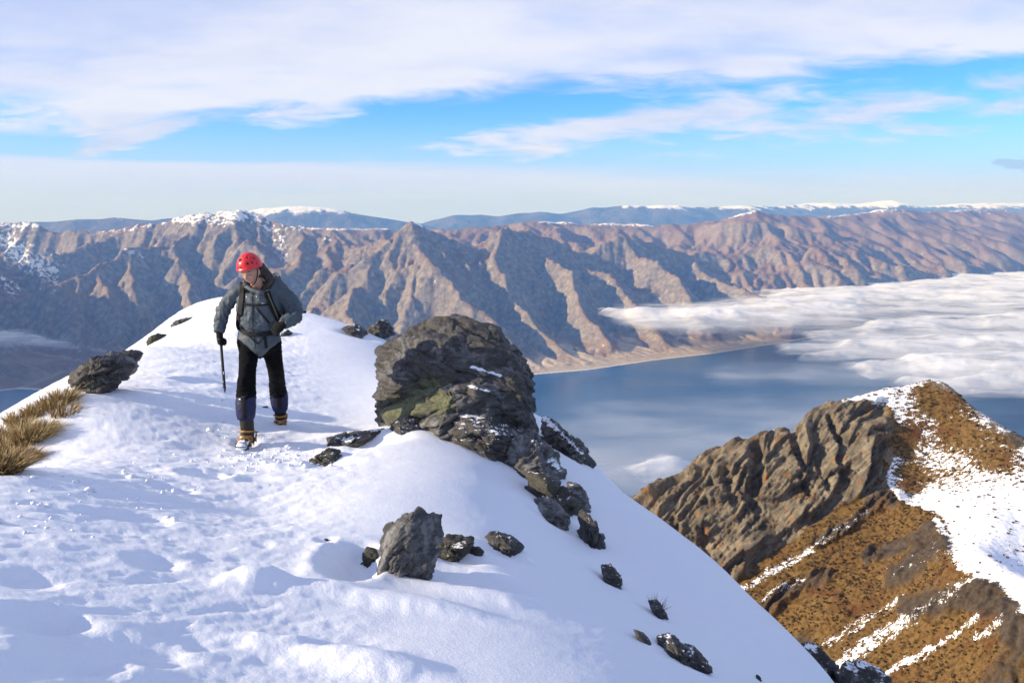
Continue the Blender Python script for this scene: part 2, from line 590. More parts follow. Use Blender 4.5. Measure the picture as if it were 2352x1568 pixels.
def shore_y(X):
    """the far shoreline, as Y against X"""
    pts = [at_drop(px, py, 1500.0) for px, py in ((40, 893), (150, 900), (600, 900), (1000, 895), (1210, 862), (1350, 850), (1500, 828), (1640, 812), (1780, 790), (2000, 752), (2352, 700), (2700, 660))]
    pts = np.array(pts + [np.array((-4650.0, 7150.0, 0)), np.array((-5300.0, 5600.0, 0)), np.array((-5900.0, 4000.0, 0))])
    o = np.argsort(pts[:, 0])
    return np.interp(X, pts[o, 0], pts[o, 1])


def build_range():
    xs = RX0 + np.arange(RNX) * RCELL
    ys = RY0 + np.arange(RNY) * RCELL
    X, Y = np.meshgrid(xs, ys)
    wx = 420 * fbm2(X / 1500, Y / 1500, 4, seed=3) + 110 * fbm2(X / 420, Y / 420, 3, seed=11)
    wy = 420 * fbm2(X / 1500, Y / 1500, 4, seed=5) + 110 * fbm2(X / 420, Y / 420, 3, seed=13)
    env = ridge_envelope(X, Y, MAIN, LAKE_Z)
    envw = ridge_envelope(X + wx, Y + wy, MAIN, LAKE_Z)
    sh = shore_y(X)
    inland = sstep(Y - sh + 40 * fbm2(X / 500, Y / 500, 3, seed=2), 0, 900)
    fan = LAKE_Z + 8 + 60 * inland + 0.012 * np.maximum(Y - sh, 0)
    H = 0.4 * env + 0.6 * envw
    rel = np.clip((H - LAKE_Z) / 1500, 0, 1)
    H = H + (135 * fbm2(X / 1000, Y / 950, 3, seed=20, ridged=True) + 60 * fbm2(X / 400, Y / 400, 5, seed=21, ridged=True) + 45 * fbm2(X / 130, Y / 130, 4, seed=24)) * sstep(rel, 0.02, 0.3)
    foot = sstep(X, -900, 200) * (1 - sstep(X, 2300, 3200))
    H = np.where(foot > 0, LAKE_Z + (H - LAKE_Z) * (1 - foot * (1 - sstep(Y - sh + 220 * fbm2(X / 420, Y / 420, 3, seed=33), 60, 780))), H)
    H = np.maximum(H, fan + 6 * fbm2(X / 200, Y / 200, 3, seed=31))
    tgt = env.copy()
    H = np.where(Y < sh, LAKE_Z - 30, H)
    He, A = erode(H, RCELL, LAKE_Z - 30, 70, 0.75, 0.42, talus=0.9)
    return X, Y, He, A, tgt, sh


rngX, rngY, rngH, rngA, rngT, rngS = build_range()
# bring the crests back to their heights (erosion lowers them a little)
_d = np.where(rngT > -1150, np.clip(rngT - rngH, -60, 260), 0)


def _blur(a, n):
    for _ in range(n):
        p = np.pad(a, 1, mode='edge')
        a = (p[:-2, 1:-1] + p[2:, 1:-1] + p[1:-1, :-2] + p[1:-1, 2:] + 2 * a) / 6
    return a


def _crest_lift():
    """lift field: missing height measured on the crest lines, spread by distance"""
    pts, dh = [], []
    for ln, s0, s1 in MAIN:
        P = np.array([np.array(q[:3], float) if len(q) == 4 else at(q[0], q[1], q[2] * 1000.0) for q in ln])
        for a, b in zip(P[:-1], P[1:]):
            for t in np.linspace(0, 1, 6, endpoint=False):
                q = a + t * (b - a)
                i, j = int((q[0] - RX0) / RCELL), int((q[1] - RY0) / RCELL)
                if 6 <= i < RNX - 6 and 6 <= j < RNY - 6:
                    pts.append(q[:2]); dh.append(q[2] - rngH[j - 5:j + 6, i - 5:i + 6].max())
    pts, dh = np.array(pts), np.array(dh)
    num, den = np.zeros_like(rngH), np.full_like(rngH, 1e-3)
    for p, d in zip(pts, dh):
        i, j = int((p[0] - RX0) / RCELL), int((p[1] - RY0) / RCELL)
        num[j, i] += d; den[j, i] += 1.0
    n, d = np.zeros_like(num), np.zeros_like(den)
    a, b = num, np.where(den > .5, den, 0)
    for k in range(60):
        a, b = _blur(a, 1), _blur(b, 1)
    return a / (b + 2e-3)


rngH = np.where(rngH > LAKE_Z + 2, np.maximum(rngH + np.clip(_crest_lift(), -80, 300) * sstep(rngH, LAKE_Z + 60, LAKE_Z + 700), LAKE_Z + 2), rngH)


_yy = (RY0 + np.arange(RNY) * RCELL)[:, None]
_far = sstep(_yy, 13200, 15500)
rngH = rngH * (1 - .85 * _far) + _blur(rngH, 9) * .85 * _far


def range_material():
    m, T = material('mountain_rock')
    g = T.n('ShaderNodeNewGeometry')
    pos = g.outputs['Position']
    nz = T.n('ShaderNodeSeparateXYZ', {0: g.outputs['Normal']}).outputs[2]
    z = T.n('ShaderNodeSeparateXYZ', {0: pos}).outputs[2]
    at_ = lambda nme: T.n('ShaderNodeAttribute', attribute_name=nme).outputs['Fac']
    n1 = T.noise(pos, 0.0016, 6, 0.6)
    n2 = T.noise(pos, 0.017, 5, 0.58)
    n3 = T.noise(T.mapping(pos, sc=(1, 1, 0.25)), 0.03, 5, 0.7)
    grass = T.mix(T.sm(n1, 0.35, 0.65), (0.185, 0.120, 0.080), (0.265, 0.190, 0.126))
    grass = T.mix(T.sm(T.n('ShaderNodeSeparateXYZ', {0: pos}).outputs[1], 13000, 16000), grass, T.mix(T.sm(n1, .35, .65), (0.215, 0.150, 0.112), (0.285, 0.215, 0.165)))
    rock = T.mix(T.sm(n2, 0.3, 0.7), (0.145, 0.122, 0.098), (0.30, 0.258, 0.200))
    steep = T.m('ADD', at_('rock'), T.m('MULTIPLY', T.m('SUBTRACT', n2, 0.5), 1.9))
    col = T.mix(T.sm(steep, 0.25, 0.75), grass, rock)
    col = T.mix(T.m('MULTIPLY', T.sm(n3, 0.45, 0.75), 0.28), col, (0.10, 0.085, 0.07))
    col = T.mix(T.m('MULTIPLY', T.sm(T.m('ADD', at_('flow'), T.m('MULTIPLY', T.m('SUBTRACT', n2, .5), 2.0)), 3.6, 6.0), 0.45), col, (0.36, 0.30, 0.24))
    sand = T.mix(T.sm(n2, 0.4, 0.65), (0.50, 0.41, 0.30), (0.36, 0.28, 0.19))
    col = T.mix(at_('fan'), col, sand)
    beach = at_('beach')
    col = T.mix(beach, col, (0.62, 0.57, 0.50))
    snow = T.m('ADD', at_('snow'), T.m('MULTIPLY', T.m('SUBTRACT', T.m('ADD', T.m('MULTIPLY', n2, .6), T.m('MULTIPLY', n3, .4)), 0.5), 2.8))
    col = T.mix(T.sm(snow, 0.34, 0.62), col, (0.86, 0.87, 0.90))
    h = T.m('ADD', T.m('MULTIPLY', T.noise(pos, 0.03, 7, 0.7, typ='RIDGED_MULTIFRACTAL'), 0.4), T.m('MULTIPLY', T.noise(pos, 0.05, 6, 0.65), 0.6))
    nrm = bump(T, h, 0.7, 20.0)
    finish(T, bsdf(T, col, 0.95, nrm, **{'Specular IOR Level': 0.1}))
    return m


def build_range_mesh():
    # rows of constant azimuth / rising distance, so that the mesh is fine where the picture is
    na, nd = 930, 470
    tx = np.concatenate([np.linspace(-1.5, -0.63, 70, endpoint=False), np.linspace(-0.63, 0.63, na - 70)])                   # X / Y
    t = np.linspace(0, 1, nd)
    yy = 5200 * (22500 / 5200) ** (0.13 * np.minimum(t / .05, 1) + .87 * np.clip((t - .05) / .95, 0, 1) ** 1.1)
    TX, Y = np.meshgrid(tx, yy)
    X = TX * Y
    H = cubic(rngH, RX0, RY0, RCELL, X, Y)
    A = bilinear(np.log(_blur(rngA, 1)), RX0, RY0, RCELL, X, Y)
    sh = shore_y(X)
    k = sstep(H, LAKE_Z + 60, LAKE_Z + 500) * (1 - .25 * sstep(H, -170, -40))
    H = H + k * ((1 - .6 * sstep(Y, 13500, 16000)) * (42 * fbm2(X / 170, Y / 170, 5, 0.6, seed=40, ridged=True) + 15 * fbm2(X / 70, Y / 70, 4, 0.6, seed=41, ridged=True)) + 6 * fbm2(X / 30, Y / 30, 3, seed=45))
    dist = Y - sh
    H = np.where(dist < 0, LAKE_Z - 8, np.maximum(H, LAKE_Z + np.minimum(0.05 * dist, 6)))
    # slope for the cover
    gy, gx = np.gradient(_blur(rngH, 2), RCELL)
    slope = bilinear(np.hypot(gx, gy), RX0, RY0, RCELL, X, Y)
    back = sstep(Y, 13500, 15500)
    rock = np.clip((slope - 0.42) / 0.6, 0, 1) * (1 - 0.5 * back)
    lapl = bilinear(_blur(rngH, 14) - _blur(rngH, 2), RX0, RY0, RCELL, X, Y)    # >0 in hollows
    px = W0 / 2 + X / Y * FPX
    snowline = np.interp(X / Y, [-0.6, -0.53, -0.48, -0.40, -0.365, -0.30, -0.27, -0.2, -0.1, 0.0, 0.25, 0.6], [-300, -240, -60, -70, -150, -150, -110, -40, -20, -20, -20, -20])
    gxl = bilinear(gx, RX0, RY0, RCELL, X, Y)
    snow = (H - snowline) / 150.0 + 0.42 - 0.5 * np.clip(gxl, -0.6, 0.9) * -1 * 0.6 - 0.35 * np.clip(slope - 0.65, 0, 1)
    snow = np.minimum(snow, .62) - 0.25 * (X / Y > -0.2) - 0.1
    pxx, pyy = project(np.stack([X, Y, H], -1))
    for pts, w, g, y0, y1 in (([(955, 510), (1000, 528), (1080, 557), (1110, 550)], 5, .75, 10300, 12500), ([(430, 500), (480, 490), (560, 487), (600, 505)], 15, .42, 11000, 13000), ([(600, 510), (640, 545), (650, 590)], 18, .40, 10500, 12500), ([(640, 515), (700, 530), (760, 555)], 6, .42, 10500, 12500), ([(210, 530), (300, 525), (400, 505)], 8, .42, 11000, 13500), ([(10, 545), (50, 590), (110, 620)], 34, .52, 9000, 13400), ([(0, 640), (30, 660)], 22, .42, 8800, 12500), ([(290, 575), (330, 590)], 7, .5, 9500, 12000),
                              ([(1240, 510), (1330, 512), (1500, 518)], 4, .6, 14000, 17000), ([(1560, 514), (1680, 498), (1735, 484)], 4, .6, 14000, 17000), ([(640, 521), (760, 526), (900, 525)], 4, .55, 14000, 17000), ([(1900, 498), (1990, 486), (2060, 480)], 5, .55, 15000, 20000), ([(2180, 484), (2250, 482)], 4, .5, 18000, 22000)):
        snow = np.maximum(snow, g * np.exp(-(seg_dist(pxx, pyy, pts) / w) ** 2) * ((Y > y0) & (Y < y1)))
    fan = sstep(-(H - LAKE_Z), -190, -60) * (1 - sstep(slope, 0.25, 0.5)) * sstep(X / Y, -0.35, -0.1)
    beach = sstep(-dist, -75, -35) * (dist > -5)
    V = np.stack([X, Y, H], -1).reshape(-1, 3)
    o = mesh_from('mountains', V, grid_faces(nd, na), range_material(), dict(rock=rock, snow=snow, fan=fan, beach=beach, flow=A))
    o['kind'] = 'structure'
    return o


build_range_mesh()

FAR = [
    ([(520, 497, 30), (600, 483, 30), (690, 478, 30), (760, 483, 30), (830, 500, 30), (890, 508, 30), (960, 514, 30)], .3, .3),
    ([(960, 520, 36), (1010, 508, 36), (1060, 496, 35), (1110, 497, 35), (1150, 504, 35), (1190, 493, 35), (1240, 488, 35), (1290, 495, 36), (1360, 482, 36), (1450, 477, 36), (1550, 476, 36), (1600, 480, 37),
      (1700, 473, 37), (1760, 478, 38), (1850, 470, 39), (1960, 469, 39), (2050, 464, 39), (2090, 474, 40)], .28, .3),
    ([(2080, 480, 44), (2150, 475, 44), (2240, 470, 44), (2352, 471, 44), (2600, 470, 44)], .25, .3),
    ([(-300, 515, 25), (0, 517, 25), (130, 515, 25), (180, 508, 25), (260, 505, 25), (340, 513, 25), (420, 505, 26), (520, 510, 26)], .3, .3),
]


def build_far():
    cell = 140.0
    nx, ny = 408, 190
    x0, y0 = -28500.0, 22000.0
    X, Y = np.meshgrid(x0 + np.arange(nx) * cell, y0 + np.arange(ny) * cell)
    w = 500 * fbm2(X / 3000, Y / 3000, 4, seed=61)
    H = 0.6 * ridge_envelope(X, Y, FAR, LAKE_Z) + 0.4 * ridge_envelope(X + w, Y + w, FAR, LAKE_Z)
    H = H + 130 * fbm2(X / 1800, Y / 1800, 5, 0.55, seed=65, ridged=True) * sstep(H, -1200, -400)
    H, A = erode(H, cell, LAKE_Z, 40, 1.6, 0.42, talus=0.6)
    H = H + 38
    m, T = material('far_mountain_rock')
    g = T.n('ShaderNodeNewGeometry')
    pos = g.outputs['Position']
    n = T.noise(pos, 0.0009, 6, 0.6)
    col = T.mix(T.sm(n, 0.4, 0.6), (0.075, 0.070, 0.062), (0.13, 0.11, 0.09))
    sn = T.m('ADD', T.n('ShaderNodeAttribute', attribute_name='snow').outputs['Fac'], T.m('MULTIPLY', T.m('SUBTRACT', T.m('ADD', T.m('MULTIPLY', n, .5), T.m('MULTIPLY', T.noise(T.mapping(pos, rot=(0, 0, .6), sc=(1, .35, 1)), 0.0035, 5, .65), .5)), 0.5), 3.2))
    col = T.mix(T.sm(sn, 0.40, 0.75), col, (0.85, 0.87, 0.9))
    finish(T, bsdf(T, col, 0.95, bump(T, T.noise(pos, 0.004, 6, 0.65), 0.8, 120.0)))
    snow = (H + np.interp(X / Y, [-0.6, -0.1, 0.0, 0.05, 0.2, 0.3, 0.6], [230, 70, -150, -150, -30, -90, -150])) / 330 + .05
    o = mesh_from('far_mountains', np.stack([X, Y, H], -1).reshape(-1, 3), grid_faces(ny, nx), m, dict(snow=snow))
    o['kind'] = 'structure'


build_far()


def build_lake():
    m, T = material('lake_water')
    pos = T.n('ShaderNodeNewGeometry').outputs['Position']
    n = T.noise(T.mapping(pos, rot=(0, 0, 0.5), sc=(1, 2.2, 1)), 0.02, 6, 0.7)
    n2 = T.noise(T.mapping(pos, rot=(0, 0, 0.3), sc=(1, 3, 1)), 0.0007, 4, 0.5)
    r = T.sm(n2, 0.4, 0.65, 0.12, 0.26)
    finish(T, bsdf(T, (0.018, 0.080, 0.185), r, bump(T, n, 0.25, 3.0), IOR=1.22))
    s = 60000.0
    n_ = 40
    xs = np.linspace(-s * .6, s * .6, n_)
    X, Y = np.meshgrid(xs, np.linspace(-3000, 50000, n_))
    o = mesh_from('lake', np.stack([X, Y, np.full_like(X, LAKE_Z)], -1).reshape(-1, 3), grid_faces(n_, n_), m)
    o['kind'] = 'structure'


build_lake()


# ------------------------------------------------------------------ the snow ridge underfoot
CTRL = [at_drop(*q) for q in (
    (0, 1568, 1.32), (300, 1568, 1.45), (600, 1568, 1.58), (900, 1568, 1.66), (1176, 1568, 1.74), (1450, 1568, 1.95), (1700, 1568, 2.38),
    (-500, 1568, 1.15), (-300, 1250, 1.30),
    (0, 1300, 1.38), (400, 1300, 1.58), (700, 1300, 1.72), (800, 1360, 1.74), (1000, 1400, 1.80), (1200, 1330, 1.98), (1350, 1450, 2.02), (1500, 1400, 2.5),
    (200, 1130, 1.56), (400, 1120, 1.78), (0, 1075, 1.48), (170, 905, 1.66), (330, 800, 1.92), (430, 735, 2.06), (500, 694, 2.2), (600, 706, 2.2),
    (700, 729, 2.2), (800, 754, 2.22), (870, 773, 2.26),
    (500, 800, 2.08), (480, 950, 1.96), (700, 850, 2.2), (800, 925, 2.28), (565, 1030, 2.05), (645, 972, 2.12), (820, 985, 2.22), (700, 1010, 2.08),
    (740, 1060, 2.0), (900, 1010, 1.98), (990, 975, 1.98), (1000, 1100, 1.96), (850, 1150, 1.86), (600, 1180, 1.86), (1120, 1000, 2.16), (1150, 1120, 2.14), (1200, 1210, 2.16),
    (1260, 1130, 2.4), (1330, 1250, 2.5), (1380, 1090, 2.95), (1255, 965, 2.62), (1450, 1150, 3.3), (1570, 1245, 3.4), (1700, 1345, 3.42), (1820, 1463, 3.35), (1915, 1568, 3.2))]
CTRL += [np.array(q, float) for q in (
    (-4.9, 6.0, -2.6), (-6.8, 6, -4.2), (-6.6, 9.2, -3.0), (-9, 10, -4.4), (-8.2, 14, -3.5), (-11, 15, -5.2), (-9, 20, -3.4), (-13, 22, -6.5), (-8.1, 25, -3.5), (-6.6, 24, -3.6), (-5.2, 22, -3.7), (-3.7, 20.5, -4.0), (-2.7, 19.2, -4.2), (-8, 30, -6), (-5, 30, -7), (-2, 26, -6.5), (0, 20, -5),
    (-5.5, 3, -2.2), (-3.4, 0, -1.3), (0, 0, -1.6), (2, 0, -2.2), (-2, -5, -1.6), (3, -4, -2.7), (-6, -5, -2.4),
    (2.9, 5.2, -4.4), (3.1, 7.3, -4.9), (3.0, 9.5, -5.2), (2.8, 11.5, -5.5), (1.6, 14, -4.7), (5.5, 6, -8.2), (5.5, 9, -8.4), (5, 13, -8.2), (4, 18, -8.5), (4, 2, -4.6),
    (-30, 10, -19), (-30, 40, -24), (0, 45, -17), (25, 10, -30), (25, 35, -32), (20, -20, -22), (-25, -20, -15), (0, -40, -14))]
_tps = TPS(CTRL, lam=0.02)

# hollows scooped by the wind and trodden by boots: (px, py, half width m, half depth m, depth m)
DENTS = [(812, 1290, .13, .24, .13), (1055, 1325, .26, .15, .09), (748, 1246, .05, .07, .03),
         (470, 1090, .16, .13, .10), (395, 1120, .15, .10, .06), (520, 1085, .12, .10, .05), (330, 1190, .14, .12, .06), (245, 1180, .13, .10, .05), (350, 1290, .11, .10, .05),
         (480, 955, .18, .22, .06), (455, 1030, .18, .16, .05), (590, 1100, .14, .10, .04), (610, 985, .16, .2, .05), (690, 1005, .2, .18, .05), (565, 1020, .10, .16, .05), (655, 968, .10, .16, .05),
         (760, 990, .35, .22, .09), (840, 985, .3, .25, .06), (130, 1440, .16, .13, .05), (95, 1420, .12, .10, .05), (170, 1500, .14, .1, .05), (330, 1500, .15, .1, .05), (60, 1330, .12, .1, .04),
         (520, 870, .22, .35, .06), (470, 800, .3, .6, .07), (500, 745, .35, .9, .08), (560, 900, .2, .3, .05), (440, 880, .2, .3, .05)]
# moats blown out round the rocks: (px, py, width in picture units)
for _px, _py, _w in ((1275, 1195, 100), (1330, 1180, 60), (1368, 1245, 45), (1405, 1340, 48), (1514, 1418, 44), (1555, 1510, 80), (1610, 1535, 70), (1040, 1282, 90), (1150, 1268, 100), (848, 1295, 50), (730, 1064, 100), (800, 1016, 150), (818, 768, 60), (868, 772, 70), (362, 790, 40), (425, 745, 50)):
    _m = _w / FPX * 1.04 * float(at_drop(_px, _py, 2.1)[1])
    DENTS.append((_px, _py, .66 * _m, .40 * _m, .20 * _m))
# raised welts: (px, py, half width, half depth, height)
WELTS = [(930, 1385, .42, .10, .045), (1130, 1370, .3, .09, .03), (650, 1345, .3, .1, .02), (700, 985, .14, .12, .05), (760, 1035, .22, .12, .05), (575, 1060, .2, .1, .035), (650, 1075, .2, .1, .03), (690, 1065, .1, .08, .05),
         (600, 1335, .13, .10, .05), (545, 1345, .10, .1, .03), (740, 1500, .34, .10, .05), (880, 1540, .22, .09, .04)]


def _base(x, y):
    r = np.hypot(x, y)
    z = _tps(x, y)
    cone = -0.60 * r - 1.5 + 0.05 * r * fbm2(x / 90, y / 90, 4, seed=71)
    k = sstep(r, 26, 75)
    return z * (1 - k) + np.maximum(cone, LAKE_Z - 60) * k


_FE = []
for _l, _sg in ((DENTS, -1), (WELTS, 1)):
    for _q in _l:
        # place on the bare surface by marching the sight line
        _d = ray(_q[0], _q[1])
        _t = np.linspace(2.0, 40, 4000)
        _zz = _base(_d[0] * _t, _d[1] * _t)
        _i = int(np.argmax(_d[2] * _t < _zz))
        _FE.append((_d[0] * _t[_i], _d[1] * _t[_i], _q[2], _q[3], _sg * _q[4] * (.5 if _sg < 0 and _q[4] < .1 else 1.0)))


def rough_mask(x, y):
    """trodden, wind-pitted snow on the left; the lee dome on the right is smooth"""
    lim = np.interp(y, [2.5, 4, 5.5, 7, 8, 10, 14, 25], [-.1, -.75, -1.0, -1.0, -1.1, -2.0, -3.2, -5])
    return 1 - sstep(x, lim - 0.5, lim + 0.25)


def near(x, y, detail=True):
    x, y = np.asarray(x, float), np.asarray(y, float)
    z = _base(x, y)
    r = np.hypot(x, y)
    wob = 0.02 * fbm2(x * 9, y * 9, 2, seed=95)
    for cx, cyy, a, b, h in _FE:
        q2 = ((x - cx + wob) / a) ** 2 + ((y - cyy - wob) / b) ** 2
        g = np.exp(-np.minimum(q2 ** (2.2 if h < 0 and b < .14 else 1.35), 30))
        z = z + h * g
        if h < 0:
            z = z - 0.16 * h * np.exp(-np.minimum((np.sqrt(q2) - 1.5) ** 2 * 5, 30))
    if detail:
        fade = 1 - sstep(r, 30, 60)
        m = rough_mask(x, y)
        # the wind runs from lower left to upper right
        c, s = math.cos(0.75), math.sin(0.75)
        u, v = x * c + y * s, -x * s + y * c
        bil = 1 - np.abs(fbm2(u * 1.5, v * 3.6, 3, .5, seed=81)) * 2.6
        z = z + fade * (0.014 * fbm2(u * 0.55, v * 1.0, 3, seed=80) + (0.006 + 0.013 * m) * fbm2(u * 1.3 + wob * 8, v * 2.6, 4, 0.55, seed=82))
        pit = np.clip(fbm2(u * 2.1, v * 4.2, 3, .55, seed=83) - 0.12, 0, 1)
        z = z - fade * m * (0.045 * pit + 0.022 * np.clip(fbm2(u * 4.6, v * 8.5, 2, .55, seed=84) - .10, 0, 1))
        z = z + fade * (0.0012 + 0.0060 * m) * fbm2(u * 9, v * 15, 3, 0.6, seed=86) + fade * 0.02 * m * np.clip(bil, -1, 1) * 0.25
    return z


def hit(px, py):
    """where the sight line through a picture point meets the snow"""
    d = ray(px, py)
    t = np.linspace(2.0, 45, 3000)
    z = near(d[0] * t, d[1] * t, False)
    below = d[2] * t < z
    if not below.any():
        return d * (20 / d[1])
    i = int(np.argmax(below))
    return np.array((d[0] * t[i], d[1] * t[i], z[i]))


def snow_material():
    m, T = material('snow')
    pos = T.n('ShaderNodeNewGeometry').outputs['Position']
    n0 = T.noise(pos, 6.0, 5, 0.6)
    n1 = T.noise(pos, 70.0, 4, 0.65)
    n2 = T.noise(pos, 260.0, 2, 0.6)
    col = T.mix(n0, (0.79, 0.815, 0.86), (0.84, 0.855, 0.885))
    grass = T.n('ShaderNodeAttribute', attribute_name='bare').outputs['Fac']
    g = T.sm(T.m('ADD', grass, T.m('MULTIPLY', T.m('SUBTRACT', T.noise(pos, 5, 6, .65), .5), 1.4)), 0.45, 0.6)
    col = T.mix(g, col, (0.10, 0.07, 0.035))
    h = T.m('ADD', T.m('MULTIPLY', n1, 0.7), T.m('MULTIPLY', n2, 0.3))
    nrm = bump(T, h, 0.45, 0.012)
    sh = bsdf(T, col, 0.55, nrm, **{'Specular IOR Level': 0.25, 'Subsurface Weight': 0.0})
    finish(T, sh)
    return m


MAT_SNOW = snow_material()


def build_snow():
    a = np.concatenate([np.linspace(-180, -37, 60, endpoint=False), np.linspace(-37, 37, 1010), np.linspace(37, 180, 60)[1:]])
    r = np.concatenate([np.linspace(0.5, 2.6, 12, endpoint=False), 2.6 * (34 / 2.6) ** np.linspace(0, 1, 500), 34 * (2500 / 34) ** np.linspace(0, 1, 46)[1:]])
    A, RR = np.meshgrid(R(1) * a, r)
    X, Y = RR * np.sin(A), RR * np.cos(A)
    Z = near(X, Y)
    bare = sstep(-(X + 0.25 * Y), 4.6, 6.5) * sstep(Y, 2, 5) * (1 - sstep(Y, 9.5, 11.5)) * 0.95 + sstep(np.hypot(X, Y), 60, 200) * 0.6
    # leave out the far side cells hidden inside the right-hand hill: not needed, they stay buried
    o = mesh_from('snow_ridge', np.stack([X, Y, Z], -1).reshape(-1, 3), grid_faces(len(r), len(a))[:, ::-1], MAT_SNOW, dict(bare=bare))
    o['kind'] = 'structure'


build_snow()


# ------------------------------------------------------------------ the tussock hill to the right
HILL_CREST = [(1440, 1160, 432), (1480, 1122, 431), (1510, 1100, 430), (1560, 1088, 429), (1610, 1047, 428), (1690, 1012, 426), (1745, 990, 425), (1795, 982, 424), (1822, 993, 424), (1850, 952, 424), (1890, 930, 424), (1930, 915, 424), (2040, 893, 426),
              (2110, 880, 428), (2165, 878, 428), (2200, 902, 422), (2270, 957, 410), (2352, 1007, 400), (2480, 1080, 390)]
HILL_PTS = HILL_CREST + [
    (1560, 1245, 397), (1620, 1290, 389), (1690, 1340, 380), (1800, 1260, 385), (1900, 1190, 389), (2000, 1130, 393), (2045, 1105, 395),
    (2150, 960, 414), (2150, 1040, 403), (2060, 1000, 410), (2100, 1100, 396), (2060, 940, 418),
    (2120, 1165, 374), (2170, 1195, 357), (2205, 1290, 320), (2290, 1335, 305), (2352, 1400, 290), (2450, 1500, 270),
    (2300, 1100, 375), (2300, 1200, 344), (2352, 1250, 336), (2352, 1320, 316), (2450, 1350, 310), (2270, 1250, 331), (2220, 1130, 375),
    (1900, 1400, 352), (1900, 1568, 325), (2050, 1400, 336), (2100, 1568, 305), (2250, 1568, 282), (2352, 1568, 266), (1800, 1460, 357), (1720, 1400, 371), (2000, 1200, 385), (1950, 1290, 371), (2100, 1290, 347), (2200, 1450, 306)]
_hp = [at(*q) for q in HILL_PTS]
for q in HILL_CREST:
    p = at(*q)
    _hp += [p + np.array((4, 22, -24)), p + np.array((10, 60, -66))]
_hp += [np.array(q, float) for q in ((15, 445, -205), (0, 385, -235), (50, 330, -235), (95, 275, -225), (170, 225, -200), (260, 225, -175), (340, 300, -150), (340, 400, -140))]
_htps = TPS(_hp, lam=0.3)


def hill_material():
    m, T = material('tussock_hill_ground')
    pos = T.n('ShaderNodeNewGeometry').outputs['Position']
    A_ = lambda nme: T.n('ShaderNodeAttribute', attribute_name=nme).outputs['Fac']
    n1 = T.noise(pos, 0.12, 6, 0.65)
    n2 = T.noise(pos, 0.55, 6, 0.7)
    n3 = T.noise(pos, 1.7, 4, 0.65)
    uv = T.comb(T.m('MULTIPLY', A_('across'), 0.62), T.m('MULTIPLY', A_('along'), 0.13), T.m('MULTIPLY', n1, 1.0))
    strata = T.noise(uv, 1.0, 6, 0.65, dist=.3)
    rock = T.mix(T.sm(n1, 0.32, 0.68), (0.080, 0.066, 0.049), (0.235, 0.192, 0.130))
    rock = T.mix(T.m('MULTIPLY', T.sm(strata, 0.48, 0.36), 0.65), rock, (0.055, 0.047, 0.038))
    rock = T.mix(T.m('MULTIPLY', T.sm(strata, 0.54, 0.68), 0.6), rock, (0.30, 0.25, 0.175))
    rock = T.mix(T.m('MULTIPLY', T.sm(n2, 0.55, 0.75), 0.6), rock, (0.055, 0.048, 0.040))
    rock = T.mix(T.sm(T.m('ADD', T.noise(pos, 0.2, 5, .6), T.m('MULTIPLY', n3, .3)), 0.72, 0.86), rock, (0.24, 0.105, 0.03))
    dark = T.mix(T.sm(n2, 0.35, 0.65), (0.050, 0.038, 0.028), (0.095, 0.072, 0.052))
    rock = T.mix(A_('scree'), rock, dark)
    tus = T.mix(T.sm(n2, 0.34, 0.62), (0.058, 0.033, 0.012), (0.185, 0.108, 0.034))
    tus = T.mix(T.sm(T.noise(pos, 0.05, 5, .6), 0.5, 0.7), tus, (0.105, 0.042, 0.017))
    tus = T.mix(T.sm(n3, 0.58, 0.75), tus, (0.055, 0.040, 0.022))
    col = T.mix(T.sm(T.m('ADD', A_('rock'), T.m('MULTIPLY', T.m('SUBTRACT', T.m('ADD', T.m('MULTIPLY', n2, .6), T.m('MULTIPLY', n3, .4)), 0.5), 4.2)), 0.44, 0.58), tus, rock)
    along = T.noise(T.mapping(pos, rot=(0, 0, R(-25)), sc=(0.5, 1.4, 1.0)), 0.55, 6, 0.68)
    s = T.m('ADD', A_('snow'), T.m('MULTIPLY', T.m('SUBTRACT', T.m('ADD', T.m('MULTIPLY', along, .65), T.m('MULTIPLY', n3, .35)), 0.5), 2.4))
    sm = T.sm(s, 0.47, 0.53)
    col = T.mix(sm, col, (0.88, 0.89, 0.91))
    h = T.m('ADD', T.m('MULTIPLY', n2, 0.5), T.m('ADD', T.m('MULTIPLY', strata, 0.7), T.m('MULTIPLY', n3, 0.25)))
    h = T.mix(sm, h, T.m('MULTIPLY', n2, 0.12), 'FLOAT')
    finish(T, bsdf(T, col, 0.9, bump(T, h, 0.55, 0.9), **{'Specular IOR Level': 0.15}))
    return m


